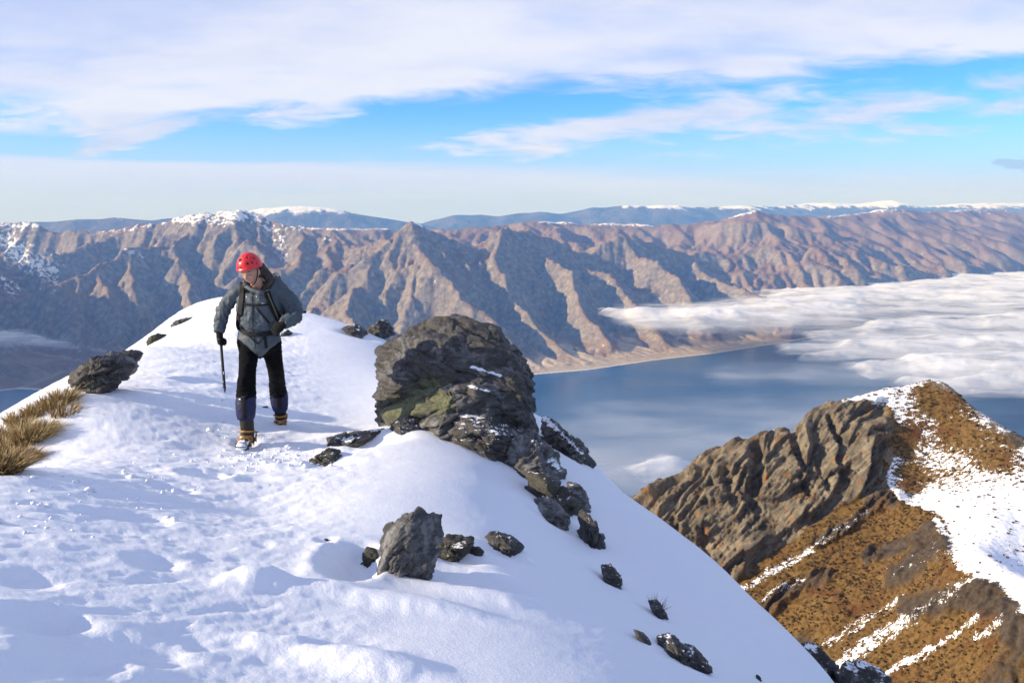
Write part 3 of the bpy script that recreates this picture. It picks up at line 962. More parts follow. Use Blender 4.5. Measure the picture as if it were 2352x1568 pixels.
def build_hill():
    xs = np.linspace(28, 292, 520)
    ys = np.linspace(248, 462, 470)
    X, Y = np.meshgrid(xs, ys)
    Z = _htps(X, Y)
    edge = np.minimum.reduce([(X - 28) / 30, (292 - X) / 40, (Y - 248) / 22, (462 - Y) / 18])
    Z = Z - 110 * (1 - sstep(edge, 0, 1))
    P0 = np.stack([X, Y, Z], -1)
    px, py = project(P0)
    gz, gx = np.gradient(Z, ys, xs)
    N = np.stack([-gx, -gz, np.ones_like(Z)], -1)
    N /= np.linalg.norm(N, axis=-1, keepdims=True)
    px_t, py_t = px, py
    px = px + 20 * fbm2(X / 16, Y / 16, 5, 0.6, seed=90) + 5 * fbm2(X / 3, Y / 3, 3, 0.6, seed=91)
    py = py + 17 * fbm2(X / 16, Y / 16, 5, 0.6, seed=92) + 5 * fbm2(X / 3, Y / 3, 3, 0.6, seed=93)
    # the cliff under the crest, left of the grassy shoulder
    cliff_poly = [(1380, 1230), (1440, 1140), (1510, 1085), (1610, 1030), (1690, 996), (1795, 965), (1822, 975), (1850, 935), (1930, 905), (2030, 915), (2050, 985), (2020, 1060), (2040, 1085), (2000, 1120), (1930, 1160), (1800, 1250), (1690, 1335), (1600, 1330)]
    cl = inside(px, py, cliff_poly)
    cl = _blur(cl.astype(float), 8)
    slope = np.hypot(gx, gz)
    flat = P0.reshape(-1, 3)
    # slabs lean down to the left; each ends to the right in a broken edge with a chimney behind it
    nf = (N * (cl * ((N * P0).sum(-1) < 0))[..., None]).reshape(-1, 3).sum(0); nf /= np.linalg.norm(nf)
    sl = np.array((0.52, 0.0, 0.85)); sl -= nf * (sl @ nf); sl /= np.linalg.norm(sl)
    tl = np.cross(sl, nf); tl = tl if tl[0] > 0 else -tl
    acr, dwn, nrm = flat @ tl, flat @ sl, flat @ nf
    wob = fbm3(flat / 14, 3, seed=101)

    def saw(width, length, warp, sd, drop=.12):
        w1 = fbm2(acr / (width * 2.3), dwn / length, 3, .5, seed=sd)
        x = acr / width + warp * w1
        k = np.floor(x); f = x - k
        amp_ = .25 + .75 * _JIT[(k.astype(np.int64) * 13 + sd) & 511][:, 0]
        lim = .5 + .5 * np.clip(fbm2(dwn / length * 1.6 + k * 3.7, k * 1.3, 2, seed=sd + 3) * 2.4 + .3, -1, 1)
        up = np.where(f < 1 - drop, f / (1 - drop), (1 - f) / drop)
        return amp_ * lim * up
    bed = flat @ np.array((-0.55, 0.25, 0.80))
    s1, s2, s3 = saw(17, 60, 1.5, 301, .10), saw(6.3, 30, 1.8, 311, .14), saw(2.1, 12, 1.6, 321, .2)
    f2, k2 = facets3(np.stack([acr / 4.2, dwn / 11, nrm / 5], -1) + wob[:, None] * .15, 4, .6)
    f3, k3 = facets3(np.stack([acr / 1.6, dwn / 3.6, nrm / 2], -1) + wob[:, None] * .2, 5, .6)
    d = (13 * s1 + 6.0 * s2 + 2.2 * s3 + .7 * f2 + .45 * f3 - 5.5 + 2.2 * fbm3(flat / 30, 2, seed=99)).reshape(Z.shape)
    # deep chimneys seen in the face: (top px, py, bottom px, py, half width, depth)
    for x0, y0, x1, y1, w, dep in ((1742, 1015, 1735, 1120, 15, 7), (1822, 995, 1850, 1075, 9, 6), (1905, 950, 1930, 1010, 8, 5), (1665, 1080, 1690, 1150, 12, 4), (1700, 1110, 1740, 1165, 12, 4), (1880, 1060, 1905, 1120, 7, 3),
                                   (1545, 1190, 1560, 1250, 9, 4), (1840, 1095, 1860, 1130, 7, 3), (1610, 1215, 1625, 1270, 9, 3)):
        dd = seg_dist(px_t + 3 * wob.reshape(Z.shape), py_t, [(x0, y0), (x1, y1)])
        d = d - 1.1 * dep * np.exp(-(dd / w) ** 4)
    topfade = sstep(seg_dist(px_t, py_t, [(a, b) for a, b, c in HILL_CREST]), 0, 40)
    small = (0.5 * fbm3(flat / 3.0, 4, 0.55, seed=121)).reshape(Z.shape)
    amp = cl * (0.42 + 0.58 * topfade)
    scree_poly = [(2045, 1110), (2120, 1165), (2175, 1200), (2190, 1290), (2290, 1340), (2352, 1410), (2500, 1600), (2300, 1700), (1800, 1700), (1680, 1400), (1700, 1345), (1900, 1200)]
    sp = _blur(inside(px, py, scree_poly).astype(float), 6)
    gul = (1 - 2 * np.abs(fbm3(np.stack([(flat @ np.array((0.55, 0.83, 0.0))) / 11, dwn / 40, flat[:, 2] / 40], -1) + wob[:, None] * .3, 3, seed=131))).reshape(Z.shape)
    # ---- cover
    n_ = lambda s, sd, o=4: fbm2(X / s, Y / s, o, 0.55, seed=sd)
    rock = cl * (0.75 + 0.3 * sstep(slope, 0.6, 1.2))
    for pts, w, g in (([(2000, 1150), (2040, 1100), (2055, 1150)], 25, .7), ([(1870, 1250), (1990, 1180)], 13, .8), ([(1760, 1400), (1830, 1350), (1900, 1330)], 22, .6), ([(2000, 1290), (2140, 1225)], 18, .8), ([(2060, 1330), (2170, 1250)], 26, .9),
                      ([(2100, 1400), (2290, 1350)], 30, .9), ([(2240, 1370), (2320, 1400), (2352, 1480)], 36, .9), ([(2000, 1000), (2060, 1060)], 20, .7), ([(2150, 885), (2190, 890)], 9, .8), ([(2230, 930), (2290, 985)], 9, .8), ([(2310, 1000), (2352, 1020)], 13, .7), ([(1760, 1568), (1850, 1480)], 25, .7), ([(2300, 1568), (2352, 1500)], 40, .6)):
        rock = np.maximum(rock, g * np.exp(-(seg_dist(px, py, pts) / w) ** 2))
    rock = rock * np.where(cl > .5, 1.0, .55 + .8 * (0.5 + 0.5 * gul)) 
    rock = rock - cl * .55 * sstep(fbm2(X / 9, Y / 9, 4, .6, seed=133), .12, .3) * sstep(seg_dist(px, py, [(1690, 1345), (1900, 1195), (2050, 1090)]), 190, 60)
    scree = sp * sstep(rock, .1, .5)
    P = P0 + N * (d * amp + small + sp * (1.5 * gul + 0.5 * f2.reshape(Z.shape) + scree * (5.0 * s2 + 2.0 * s3 + 1.2 * f2).reshape(Z.shape)))[..., None]
    snow_poly = [(1935, 912), (2040, 890), (2165, 874), (2400, 1010), (2500, 1600), (2352, 1405), (2290, 1335), (2200, 1300), (2185, 1230), (2165, 1190), (2060, 1150), (2030, 1090), (2070, 1010), (2035, 925)]
    s = _blur(inside(px, py, snow_poly).astype(float), 3)
    cov = 0.70 * s
    # tussock heavy on the shoulder below the top
    for (cx, cyy, a, b, g) in ((2165, 925, 58, 44, .52), (2215, 1000, 68, 40, .52), (2080, 1010, 30, 40, .55), (2290, 1055, 50, 26, .5), (2140, 905, 30, 16, .45), (2100, 1085, 35, 25, .45), (2180, 1090, 40, 20, .2), (2090, 1120, 26, 18, .45), (2330, 1010, 30, 16, .5)):
        cov = cov - g * s * np.exp(-((px - cx) / a) ** 2 - ((py - cyy) / b) ** 2)
    cov = cov + 0.12 * s * sstep(py, 1080, 1180)
    for pts, w, g in (([(1935, 914), (2040, 895), (2110, 882)], 9, .8), ([(1690, 1362), (1800, 1300), (1900, 1235), (1990, 1175)], 15, .66), ([(1740, 1390), (1850, 1330)], 13, .58),
                      ([(1900, 1545), (2000, 1480), (2100, 1420), (2230, 1335)], 24, .66), ([(1900, 1480), (2000, 1420), (2080, 1370)], 19, .56), ([(2020, 1560), (2150, 1480), (2260, 1420)], 15, .66), ([(2100, 1290), (2180, 1240)], 18, .5),
                      ([(2050, 1330), (2190, 1270)], 14, .5), ([(2150, 1200), (2185, 1240), (2200, 1300), (2290, 1335), (2352, 1390)], 15, .75), ([(2250, 1470), (2352, 1410)], 18, .62), ([(1770, 990), (1800, 978)], 3, .7), ([(1850, 945), (1885, 928)], 3, .7), ([(1600, 1050), (1650, 1035)], 2.5, .6), ([(2060, 1290), (2010, 1340)], 9, .4)):
        cov = np.maximum(cov, g * np.exp(-(seg_dist(px, py, pts) / w) ** 2))
    cov = cov * (1 - 0.25 * sstep(rock, .35, .8) * (1 - s))
    cov = cov - 0.10
    o = mesh_from('tussock_hill', P.reshape(-1, 3), grid_faces(len(ys), len(xs)), hill_material(), dict(rock=rock, scree=scree, snow=cov, across=acr, along=dwn), smooth=False)
    o['kind'] = 'structure'
    # tufts of tussock scattered where grass grows: far too many to count
    rng = np.random.default_rng(5)
    Nf = 11000
    ii = rng.integers(0, len(ys) - 1, Nf * 4); jj = rng.integers(0, len(xs) - 1, Nf * 4)
    px, py = px_t, py_t
    vis = (px[ii, jj] > 1380) & (px[ii, jj] < 2420) & (py[ii, jj] < 1640) & (py[ii, jj] > 870)
    pat = fbm2(X[ii, jj] / 7, Y[ii, jj] / 7, 3, .6, seed=97) + .5 * fbm2(X[ii, jj] / 1.8, Y[ii, jj] / 1.8, 2, seed=98)
    grow = (rock[ii, jj] < 0.30) & (pat > -.12) & (rng.random(Nf * 4) < np.clip(0.85 - 1.15 * np.clip(cov[ii, jj], 0, 1), 0.03, 1)) & vis
    ii, jj = ii[grow][:Nf], jj[grow][:Nf]
    n = len(ii)
    base = P[ii, jj] + rng.uniform(-.25, .25, (n, 3)) * (1, 1, 0)
    hgt = rng.uniform(0.30, 0.70, n)
    rad = hgt * rng.uniform(0.8, 1.25, n)
    k = 5
    V, F, col = [], [], []
    ang = np.linspace(0, 2 * np.pi, k, endpoint=False)[None] + rng.uniform(0, 6, n)[:, None]
    ring = np.stack([np.cos(ang) * rad[:, None] * .75, np.sin(ang) * rad[:, None] * .75, np.full((n, k), -.1)], -1)
    up = np.stack([np.cos(ang + .6) * rad[:, None], np.sin(ang + .6) * rad[:, None], np.repeat(hgt[:, None], k, 1) * rng.uniform(.5, 1.1, (n, k))], -1)
    top = np.stack([np.zeros(n), np.zeros(n), hgt * .8], -1)[:, None]
    pts = np.concatenate([ring, up, top], 1) + base[:, None]
    V = pts.reshape(-1, 3)
    b = (np.arange(n) * (2 * k + 1))[:, None]
    tri = []
    for q_ in range(k):
        q1 = (q_ + 1) % k
        tri += [np.stack([b[:, 0] + q_, b[:, 0] + q1, b[:, 0] + k + q_], 1), np.stack([b[:, 0] + q1, b[:, 0] + k + q_, b[:, 0] + 2 * k], 1)]
    F = np.concatenate(tri)
    tone = np.repeat(np.clip(rng.normal(.5, .25, n), 0, 1), 2 * k + 1)
    m, T = material('tussock_tuft')
    t_ = T.n('ShaderNodeAttribute', attribute_name='tone').outputs['Fac']
    c = T.ramp(t_, [(0, (0.065, 0.031, 0.013)), (.35, (0.105, 0.057, 0.019)), (.7, (0.19, 0.110, 0.036)), (1, (0.32, 0.21, 0.085))])
    finish(T, bsdf(T, c, 0.9))
    o = mesh_from('hill_grass', V, F, m, dict(tone=tone), smooth=False)
    o['kind'] = 'stuff'


build_hill()


# ------------------------------------------------------------------ low cloud lying over the lake
FOG_Z = -1090.0
FOG = [  # px, py -> px, py, half thickness at each end (picture units), strength
    ((1385, 716), (1480, 727), 5, 14, .9), ((1470, 727), (1620, 732), 15, 20, 1.1), ((1600, 730), (1900, 708), 20, 32, 1.3), ((1820, 690), (2100, 672), 18, 45, 1.4), ((1950, 660), (2420, 645), 22, 70, 1.6), ((2060, 625), (2420, 596), 16, 40, 1.5),
    ((2120, 600), (2420, 566), 10, 26, 1.3), ((2200, 690), (2420, 690), 20, 30, 1.2),
    ((1860, 772), (2020, 760), 5, 11, .40), ((2010, 757), (2420, 738), 14, 26, 1.1), ((1990, 775), (2150, 765), 8, 10, .5),
    ((1790, 800), (1960, 800), 7, 16, .55), ((1940, 800), (2420, 792), 17, 30, 1.15), ((1850, 822), (1960, 818), 5, 8, .4),
    ((1990, 852), (2150, 845), 10, 20, .75), ((2120, 846), (2420, 842), 20, 36, 1.15), ((2060, 874), (2200, 888), 7, 14, .7), ((2180, 880), (2420, 872), 12, 24, .9), ((2240, 904), (2420, 910), 4, 8, .3),
    ((1660, 860), (2050, 850), 25, 40, .12), ((1400, 960), (2100, 930), 40, 60, .11), ((1250, 1040), (1900, 1000), 80, 80, .15), ((1240, 1060), (1500, 1110), 40, 40, .2),
    ((1480, 1088), (1545, 1074), 12, 20, .62),
    ((-60, 780), (60, 776), 10, 12, .45), ((60, 784), (150, 790), 9, 5, .35), ((200, 800), (240, 806), 5, 4, .12), ((820, 860), (1000, 800), 25, 20, .12)]


def build_fog():
    na, nd = 560, 330
    tx = np.linspace(-0.63, 0.66, na)
    yy = 3000 * (34500 / 3000) ** np.linspace(0, 1, nd)
    TX, Y = np.meshgrid(tx, yy)
    X = TX * Y
    px, py = project(np.stack([X, Y, np.full_like(X, FOG_Z)], -1))
    lx, ly = X / 1000, Y / 1000
    # ragged along the wind
    w1 = fbm2(lx * 0.9, ly * 1.4, 6, 0.6, seed=141)
    w2 = fbm2(lx * 2.6, ly * 3.4, 4, 0.55, seed=146)
    pxw, pyw = px + 70 * w1 + 30 * w2, py + 13 * w1 + 8 * w2
    D = np.zeros_like(X)
    for (x0, y0), (x1, y1), h0, h1, st in FOG:
        dx, dy = x1 - x0, y1 - y0
        t = np.clip(((pxw - x0) * dx + (pyw - y0) * dy) / (dx * dx + dy * dy), 0, 1)
        ex, ey = pxw - x0 - t * dx, pyw - y0 - t * dy
        hw = h0 + (h1 - h0) * t
        g = st * np.exp(-((ey / hw) ** 2 + (ex / (2.6 * hw)) ** 2) ** .8 * 1.0)
        D = np.maximum(D, g) + 0.25 * np.minimum(D, g)
    n = 0.5 + 0.5 * fbm2(lx * 1.7 + 3, ly * 1.7, 6, 0.6, seed=150)
    tau = np.clip(D * (0.55 + 0.9 * n) - 0.03, 0, 2)
    puff = fbm2(lx * 1.3, ly * 1.3, 3, 0.5, seed=155) + .25 * fbm2(lx * 3.4, ly * 3.0, 3, .5, seed=157, ridged=True)
    top = FOG_Z + np.minimum(tau, 1.3) * (60 + 42 * puff)
    bot = FOG_Z - np.minimum(tau, 1.3) * 55
    live = tau > 0.004
    F = grid_faces(nd, na)
    keep = live.ravel()[F].any(1)
    F = F[keep]
    used = np.unique(F)
    remap = np.full(X.size, -1)
    remap[used] = np.arange(len(used))
    F = remap[F]
    Vt = np.stack([X, Y, top], -1).reshape(-1, 3)[used]
    Vb = np.stack([X, Y, bot - 1], -1).reshape(-1, 3)[used]
    m, T = material('low_cloud')
    pos = T.n('ShaderNodeNewGeometry').outputs['Position']
    a = T.n('ShaderNodeAttribute', attribute_name='tau').outputs['Fac']
    nz = T.noise(T.mapping(pos, rot=(0, 0, 0.1), sc=(0.7, 1.2, 1)), 0.0022, 8, 0.62, dist=0.4)
    a2 = T.m('MULTIPLY', a, T.sm(nz, 0.25, 0.75, 0.15, 1.8))
    al = T.m('SUBTRACT', 1.0, T.m('EXPONENT', T.m('MULTIPLY', a2, -1.35)), clamp=True)
    al = T.m('MULTIPLY', al, T.sm(a, 0.0, 0.05))
    d = T.n('ShaderNodeBsdfDiffuse', {'Color': (0.955, 0.96, 0.97, 1)})
    tl = T.n('ShaderNodeBsdfTranslucent', {'Color': (0.955, 0.96, 0.97, 1)})
    mx = T.n('ShaderNodeMixShader', {0: 0.18, 1: d.outputs[0], 2: tl.outputs[0]})
    tr = T.n('ShaderNodeBsdfTransparent')
    ms = T.n('ShaderNodeMixShader', {0: al, 1: tr.outputs[0], 2: mx.outputs[0]})
    finish(T, ms.outputs[0])
    V = np.concatenate([Vt, Vb])
    F2 = np.concatenate([F, F[:, ::-1] + len(Vt)])
    tv = tau.ravel()[used]
    o = mesh_from('low_cloud', V, F2, m, dict(tau=np.concatenate([tv, tv * 0.5])))
    o['kind'] = 'stuff'


build_fog()


# ------------------------------------------------------------------ rocks
_ICO = {}


def ico(level):
    if level not in _ICO:
        bm = bmesh.new()
        bmesh.ops.create_icosphere(bm, subdivisions=level, radius=1.0)
        V = np.array([v.co[:] for v in bm.verts])
        F = np.array([[v.index for v in f.verts] for f in bm.faces])
        bm.free()
        V /= np.linalg.norm(V, axis=1, keepdims=True)
        _ICO[level] = (V, F)
    return _ICO[level]


def rock_material(name, base, light, lichen_amt=0.3, mottle=14.0, strata_rot=(20, 30, 10), pale_amt=0.5, ice=0.0):
    m, T = material(name)
    co = T.n('ShaderNodeTexCoord').outputs['Object']
    gN = T.n('ShaderNodeNewGeometry').outputs['Normal']
    nz = T.n('ShaderNodeSeparateXYZ', {0: gN}).outputs[2]
    A_ = lambda nme: T.n('ShaderNodeAttribute', attribute_name=nme).outputs['Fac']
    n1 = T.noise(co, 3.2, 6, 0.62)
    n2 = T.noise(co, mottle, 7, 0.68)
    n3 = T.noise(co, 75.0, 4, 0.65)
    st = T.noise(T.mapping(co, rot=tuple(R(a) for a in strata_rot), sc=(2.2, 4.0, 26.0)), 1.3, 6, 0.66, dist=0.5)
    vor = T.n('ShaderNodeTexVoronoi', {'Vector': co, 'Scale': 7.0, 'Randomness': 1.0}, feature='F1').outputs['Distance']
    col = T.mix(T.sm(n2, 0.34, 0.66), tuple(c * 0.45 for c in base), base)
    col = T.mix(T.m('MULTIPLY', T.sm(st, 0.45, 0.68), 0.55), col, tuple(c * 1.7 for c in base))
    pale = T.m('MULTIPLY', T.sm(T.m('ADD', T.m('MULTIPLY', n1, 0.55), T.m('MULTIPLY', n2, 0.5)), 0.55 - 0.10 * pale_amt, 0.66 - 0.08 * pale_amt), 0.8)
    col = T.mix(pale, col, light)
    col = T.mix(T.sm(n3, 0.58, 0.74, 0.0, 0.45), col, tuple(min(1, c * 1.5) for c in light))
    # brown rust and green crusts
    col = T.mix(T.m('MULTIPLY', T.sm(T.noise(co, 5.5, 5, .6), 0.56, 0.7), 0.5), col, (0.10, 0.066, 0.030))
    gr = T.m('ADD', A_('green'), T.m('MULTIPLY', T.m('SUBTRACT', n2, 0.52), 2.0))
    col = T.mix(T.m('MULTIPLY', T.sm(gr, 0.36, 0.75), 0.8), col, (0.070, 0.076, 0.030))
    col = T.mix(T.m('MULTIPLY', T.sm(T.m('ADD', gr, T.m('MULTIPLY', T.m('SUBTRACT', n3, .5), 1.5)), 0.7, 1.0), 0.7), col, (0.155, 0.160, 0.080))
    # snow caught on ledges and in seams
    sn = T.m('ADD', A_('snow'), T.m('ADD', T.m('MULTIPLY', T.m('SUBTRACT', n2, 0.5), 1.1), T.m('ADD', T.m('MULTIPLY', T.m('SUBTRACT', st, .5), 1.2), T.m('MULTIPLY', T.m('SUBTRACT', nz, 0.5), 0.7))))
    sm = T.sm(sn, 0.50, 0.62)
    col = T.mix(sm, col, (0.88, 0.90, 0.92))
    h = T.m('ADD', T.m('MULTIPLY', n2, 0.45), T.m('ADD', T.m('MULTIPLY', st, 0.6), T.m('MULTIPLY', n3, 0.14)))
    nrm = bump(T, h, 0.95, 0.035)
    rough = T.mix(sm, T.sm(n2, 0.3, 0.7, 0.42, 0.8), 0.6, 'FLOAT')
    finish(T, bsdf(T, col, rough, nrm, **{'Specular IOR Level': 0.35}))
    return m


ROCK_DARK = rock_material('dark_schist', (0.066, 0.061, 0.056), (0.165, 0.165, 0.165), pale_amt=0.2)
ROCK_GREY = rock_material('grey_schist', (0.095, 0.092, 0.088), (0.24, 0.24, 0.235), pale_amt=0.55, strata_rot=(10, -35, 5))
ROCK_MOSS = rock_material('mossy_schist', (0.052, 0.048, 0.036), (0.15, 0.15, 0.12), pale_amt=0.0)


def ground_y(px, py):
    return float(hit(px, py)[1])


def rock(name, outline, Y, label, cat='rock', group=None, depth=None, seed=0, level=5, mat=None, rough=1.0, sink=0.0, planes=12, boxy=0.62, green=0.0, snow=-0.2, lumps=(), greens=(), snows=(), blocky=1.0, bed=(0.35, 0.1, 0.93), lean=0.0, facing=0.0):
    """a rock with its own depth; outline seen from the photographer's place, at distance Y"""
    rng = np.random.default_rng(seed + 100)
    if Y is None:                                  # half buried in the snow
        oy = [p[1] for p in outline]; top, bot_ = min(oy), max(oy)
        Y = ground_y(sum(p[0] for p in outline) / len(outline), bot_ - .30 * (bot_ - top)) + .02
        outline = [(px, top + (py - top) * 1.35) for px, py in outline]
    O = np.array([at(px, py, Y)[[0, 2]] for px, py in outline])
    # centroid of the outline; drawn in a little, as the relief swells outwards
    O = O.mean(0) + (O - O.mean(0)) * (1 - (.075 if level > 5 else .03) * rough)
    x, z = O[:, 0], O[:, 1]
    cr = x * np.roll(z, -1) - np.roll(x, -1) * z
    a2 = cr.sum()
    cx = ((x + np.roll(x, -1)) * cr).sum() / (3 * a2); cz = ((z + np.roll(z, -1)) * cr).sum() / (3 * a2)
    size = math.sqrt(abs(a2) / 2)
    D = depth if depth else 0.5 * size
    th = np.linspace(-np.pi, np.pi, 721)
    rad = np.zeros_like(th)
    for (x0, z0), (x1, z1) in zip(O, np.roll(O, -1, 0)):
        x0, z0, x1, z1 = x0 - cx, z0 - cz, x1 - cx, z1 - cz
        dx, dz = x1 - x0, z1 - z0
        den = np.cos(th) * dz - np.sin(th) * dx
        with np.errstate(divide='ignore', invalid='ignore'):
            t = (x0 * dz - z0 * dx) / den
            u = (x0 * np.sin(th) - z0 * np.cos(th)) / den
        ok = (t > 0) & (u >= -1e-6) & (u <= 1 + 1e-6) & np.isfinite(t)
        rad = np.where(ok, np.maximum(rad, np.where(ok, t, 0)), rad)
    rad = np.where(rad <= 0, size * .4, rad)
    ker = np.ones(9) / 9
    rp = np.convolve(np.r_[rad[-9:-1], rad, rad[1:9]], ker, 'same')[8:-8]
    V, F = ico(level)
    ang = np.arctan2(V[:, 2], V[:, 0])
    Rr = np.interp(ang, th, rp)
    c = np.hypot(V[:, 0], V[:, 2])
    rho = c ** boxy
    dep = np.sign(V[:, 1]) * np.abs(V[:, 1]) ** (0.8)
    P = np.stack([Rr * rho * np.cos(ang), D * dep, Rr * rho * np.sin(ang)], 1)
    if lean:
        P[:, 1] += lean * P[:, 2]
    # flat broken faces
    for k in range(planes + 8):
        n = rng.normal(size=3); n[1] = -0.55 - abs(n[1]) * .6; n[2] += .15
        n /= np.linalg.norm(n)
        h = P @ n
        top = h.max()
        lim = top * rng.uniform(0.62, 0.92)
        P -= n * np.maximum(h - lim, 0)[:, None] * 0.88
    wpx = np.array([cx, Y, cz])
    for lx, ly, rr, amt in lumps:
        q = at(lx, ly, Y) - wpx
        w = np.exp(-((P[:, 0] - q[0]) ** 2 + (P[:, 2] - q[2]) ** 2) / (rr * rr)) * (P[:, 1] < 0.3 * D)
        P[:, 1] -= amt * w
    nrm = P / (np.linalg.norm(P / np.array((size, D, size)), axis=1, keepdims=True) + 1e-6) / np.array((size, D, size)) ** 1.0
    nrm /= np.linalg.norm(nrm, axis=1, keepdims=True) + 1e-9
    b = np.array(bed) / np.linalg.norm(bed)
    s0 = size / 0.9
    Q = P / s0
    along = Q + (Q @ b)[:, None] * b * 2.2            # squeezed across the bedding
    w3 = fbm3(Q * 2.1, 3, seed=seed + 5)
    d = 0.10 * fbm3(Q * 1.9, 4, 0.5, seed=seed + 1) + 0.035 * fbm3(along * 3.0 + w3[:, None] * .4, 4, 0.55, seed=seed + 2, ridged=True)
    cells = fbm3(along * 7.0 + w3[:, None], 4, 0.6, seed=seed + 3, ridged=True)
    step = (Q @ b) * 6 + w3 * 2.4
    terr = (step - np.floor(step))
    terr = np.minimum(terr * 1.0, (1 - terr) * 4)
    fc, crack = facets3(along * 2.2 + w3[:, None] * .5, seed + 6, .55)
    fc2, crack2 = facets3(along * 5.5 + w3[:, None] * .8, seed + 7, .5)
    d = d + 0.018 * cells + 0.016 * terr + blocky * (0.085 * fc - 0.03 * np.exp(-crack * 14)) + 0.030 * fc2 - 0.012 * np.exp(-crack2 * 10) + 0.008 * fbm3(Q * 26, 3, 0.6, seed=seed + 4)
    P = P + nrm * (d * s0 * rough)[:, None]
    ppx, ppy = project(P + wpx)
    gA = np.full(len(P), green, float)
    sA = np.full(len(P), snow, float)
    for lst, arr in ((greens, gA), (snows, sA)):
        for q in lst:
            pts, w, g = q
            arr += g * np.exp(-(seg_dist(ppx, ppy, pts) / w) ** 2)
    sA += 0.35 * np.clip(-(cells - np.mean(cells)), -0.5, 0.6)
    base = np.array((cx, Y, O[:, 1].min()))
    o = mesh_from(name, P + wpx - base, F, mat or ROCK_DARK, dict(green=gA, snow=sA))
    o.location = base
    tag(o, label, cat, group)
    return o


YB = ground_y(900, 985)
rock('boulder', [(845, 1000), (856, 950), (858, 900), (863, 860), (849, 812), (874, 787), (922, 772), (938, 752), (1000, 744), (1060, 741), (1112, 750), (1140, 767), (1162, 795), (1196, 820), (1211, 850), (1217, 880), (1222, 930), (1240, 985), (1230, 1040), (1100, 1040), (900, 1030)],
     YB + 0.75, 'large dark rounded boulder standing on the snow crest', 'boulder', depth=0.85, seed=1, level=7, boxy=0.58, planes=4, rough=.8, blocky=.35, lumps=[(1095, 865, .16, .22), (1000, 800, .3, .10), (900, 850, .2, .10), (1170, 860, .2, .06), (1020, 890, .12, .12)],
     greens=[([(870, 950), (960, 900), (1010, 890)], 45, .55), ([(980, 880), (1030, 920)], 30, .35)], snows=[([(1085, 842), (1150, 862)], 7, .9), ([(1040, 880), (1110, 895), (1150, 905)], 8, .75), ([(1080, 910), (1070, 930)], 6, .8), ([(1100, 800), (1040, 770)], 5, .35), ([(1040, 738), (1120, 745)], 6, .3)], snow=-0.42)
rock('ledge_rock', [(828, 990), (842, 968), (870, 947), (905, 928), (958, 898), (1010, 882), (1060, 880), (1120, 886), (1180, 905), (1221, 940), (1232, 985), (1215, 1030), (1100, 1020), (960, 1010), (870, 1005)],
     YB + 0.18, 'broad lichen-covered ledge at the foot of the large boulder', depth=0.5, seed=2, level=6, mat=ROCK_GREY, planes=8, rough=0.9, greens=[([(840, 965), (900, 935), (980, 905), (1020, 920)], 32, .9), ([(930, 950), (1010, 940)], 26, .4)], snow=-0.45, bed=(-.3, .2, .93))
rock('slab_rock', [(950, 985), (985, 955), (1055, 947), (1130, 962), (1190, 990), (1235, 1020), (1240, 1060), (1180, 1045), (1130, 1018), (1070, 990), (1000, 985)], None,
     'snow-streaked slab curving over the top of the snow dome in front of the boulder', depth=0.42, seed=3, level=6, mat=ROCK_DARK, snow=0.22, rough=0.8, planes=5, bed=(.2, .3, .93))
rock('outcrop_rock', [(1120, 1015), (1180, 985), (1235, 1000), (1280, 1040), (1304, 1075), (1302, 1122), (1265, 1122), (1210, 1082), (1160, 1047)], None, 'grey slanting outcrop running down to the right from the boulder', depth=0.5, seed=4, level=6, mat=ROCK_GREY, snow=-0.15,
     snows=[([(1130, 1010), (1220, 1010), (1285, 1070)], 14, .4), ([(1270, 1060), (1290, 1100)], 15, .35)], bed=(-.5, .2, .8), planes=8)
yb2 = YB + 1.6
rock('cliff_rock', [(1232, 950), (1262, 960), (1300, 1000), (1345, 1035), (1384, 1085), (1380, 1100), (1330, 1075), (1295, 1075), (1250, 1020)], yb2, 'dark broken rocks on the skyline of the right snow slope behind the boulder', depth=0.45, seed=5, level=6, snow=0.0,
     snows=[([(1245, 955), (1300, 1005), (1380, 1085)], 7, .4)], rough=1.5, planes=10, bed=(-.6, .1, .7))
y2 = YB - .3
rock('strip_rock', [(1200, 1092), (1245, 1096), (1300, 1116), (1345, 1160), (1362, 1200), (1312, 1196), (1265, 1172), (1218, 1150)], None, 'dark mossy strip of rock above a small grey slab on the right slope', depth=0.22, seed=6, level=5, mat=ROCK_MOSS, green=.35, rough=1.2, snow=.14, bed=(-.6, .1, .7))
rock('slab_rock', [(1226, 1150), (1258, 1147), (1300, 1172), (1325, 1200), (1300, 1212), (1250, 1202), (1232, 1178)], None, 'small pale grey slab half buried under the mossy strip', depth=0.2, seed=7, level=5, mat=ROCK_GREY, snow=-0.3, planes=6)
rock('block_rock', [(1302, 1110), (1325, 1114), (1352, 1133), (1357, 1160), (1350, 1190), (1320, 1178), (1300, 1140)], None, 'squarish grey block at the lower end of the slanting outcrop', depth=0.22, seed=8, level=5, mat=ROCK_GREY, snow=.14)
rock('strip_rock', [(1328, 1168), (1362, 1186), (1384, 1222), (1402, 1256), (1406, 1292), (1374, 1278), (1348, 1240), (1326, 1200)], None, 'thin dark rocky rib trailing down the right slope below the grey block', depth=0.16, seed=9, level=5, snow=.14, rough=1.3, bed=(-.7, .1, .6))
yh = ground_y(1400, 1335)
rock('slope_rock', [(1383, 1306), (1405, 1300), (1427, 1320), (1424, 1345), (1427, 1362), (1404, 1340), (1389, 1324)], None, 'small lone dark rock on the bare right snow slope', depth=0.12, seed=10, level=5, snow=.14)
yi = ground_y(1515, 1410)
rock('slope_rock', [(1490, 1385), (1515, 1383), (1534, 1410), (1532, 1430), (1514, 1420), (1500, 1402)], None, 'small snowy rock under a dry grass tuft on the right slope', depth=0.1, seed=11, level=4, snow=.14)
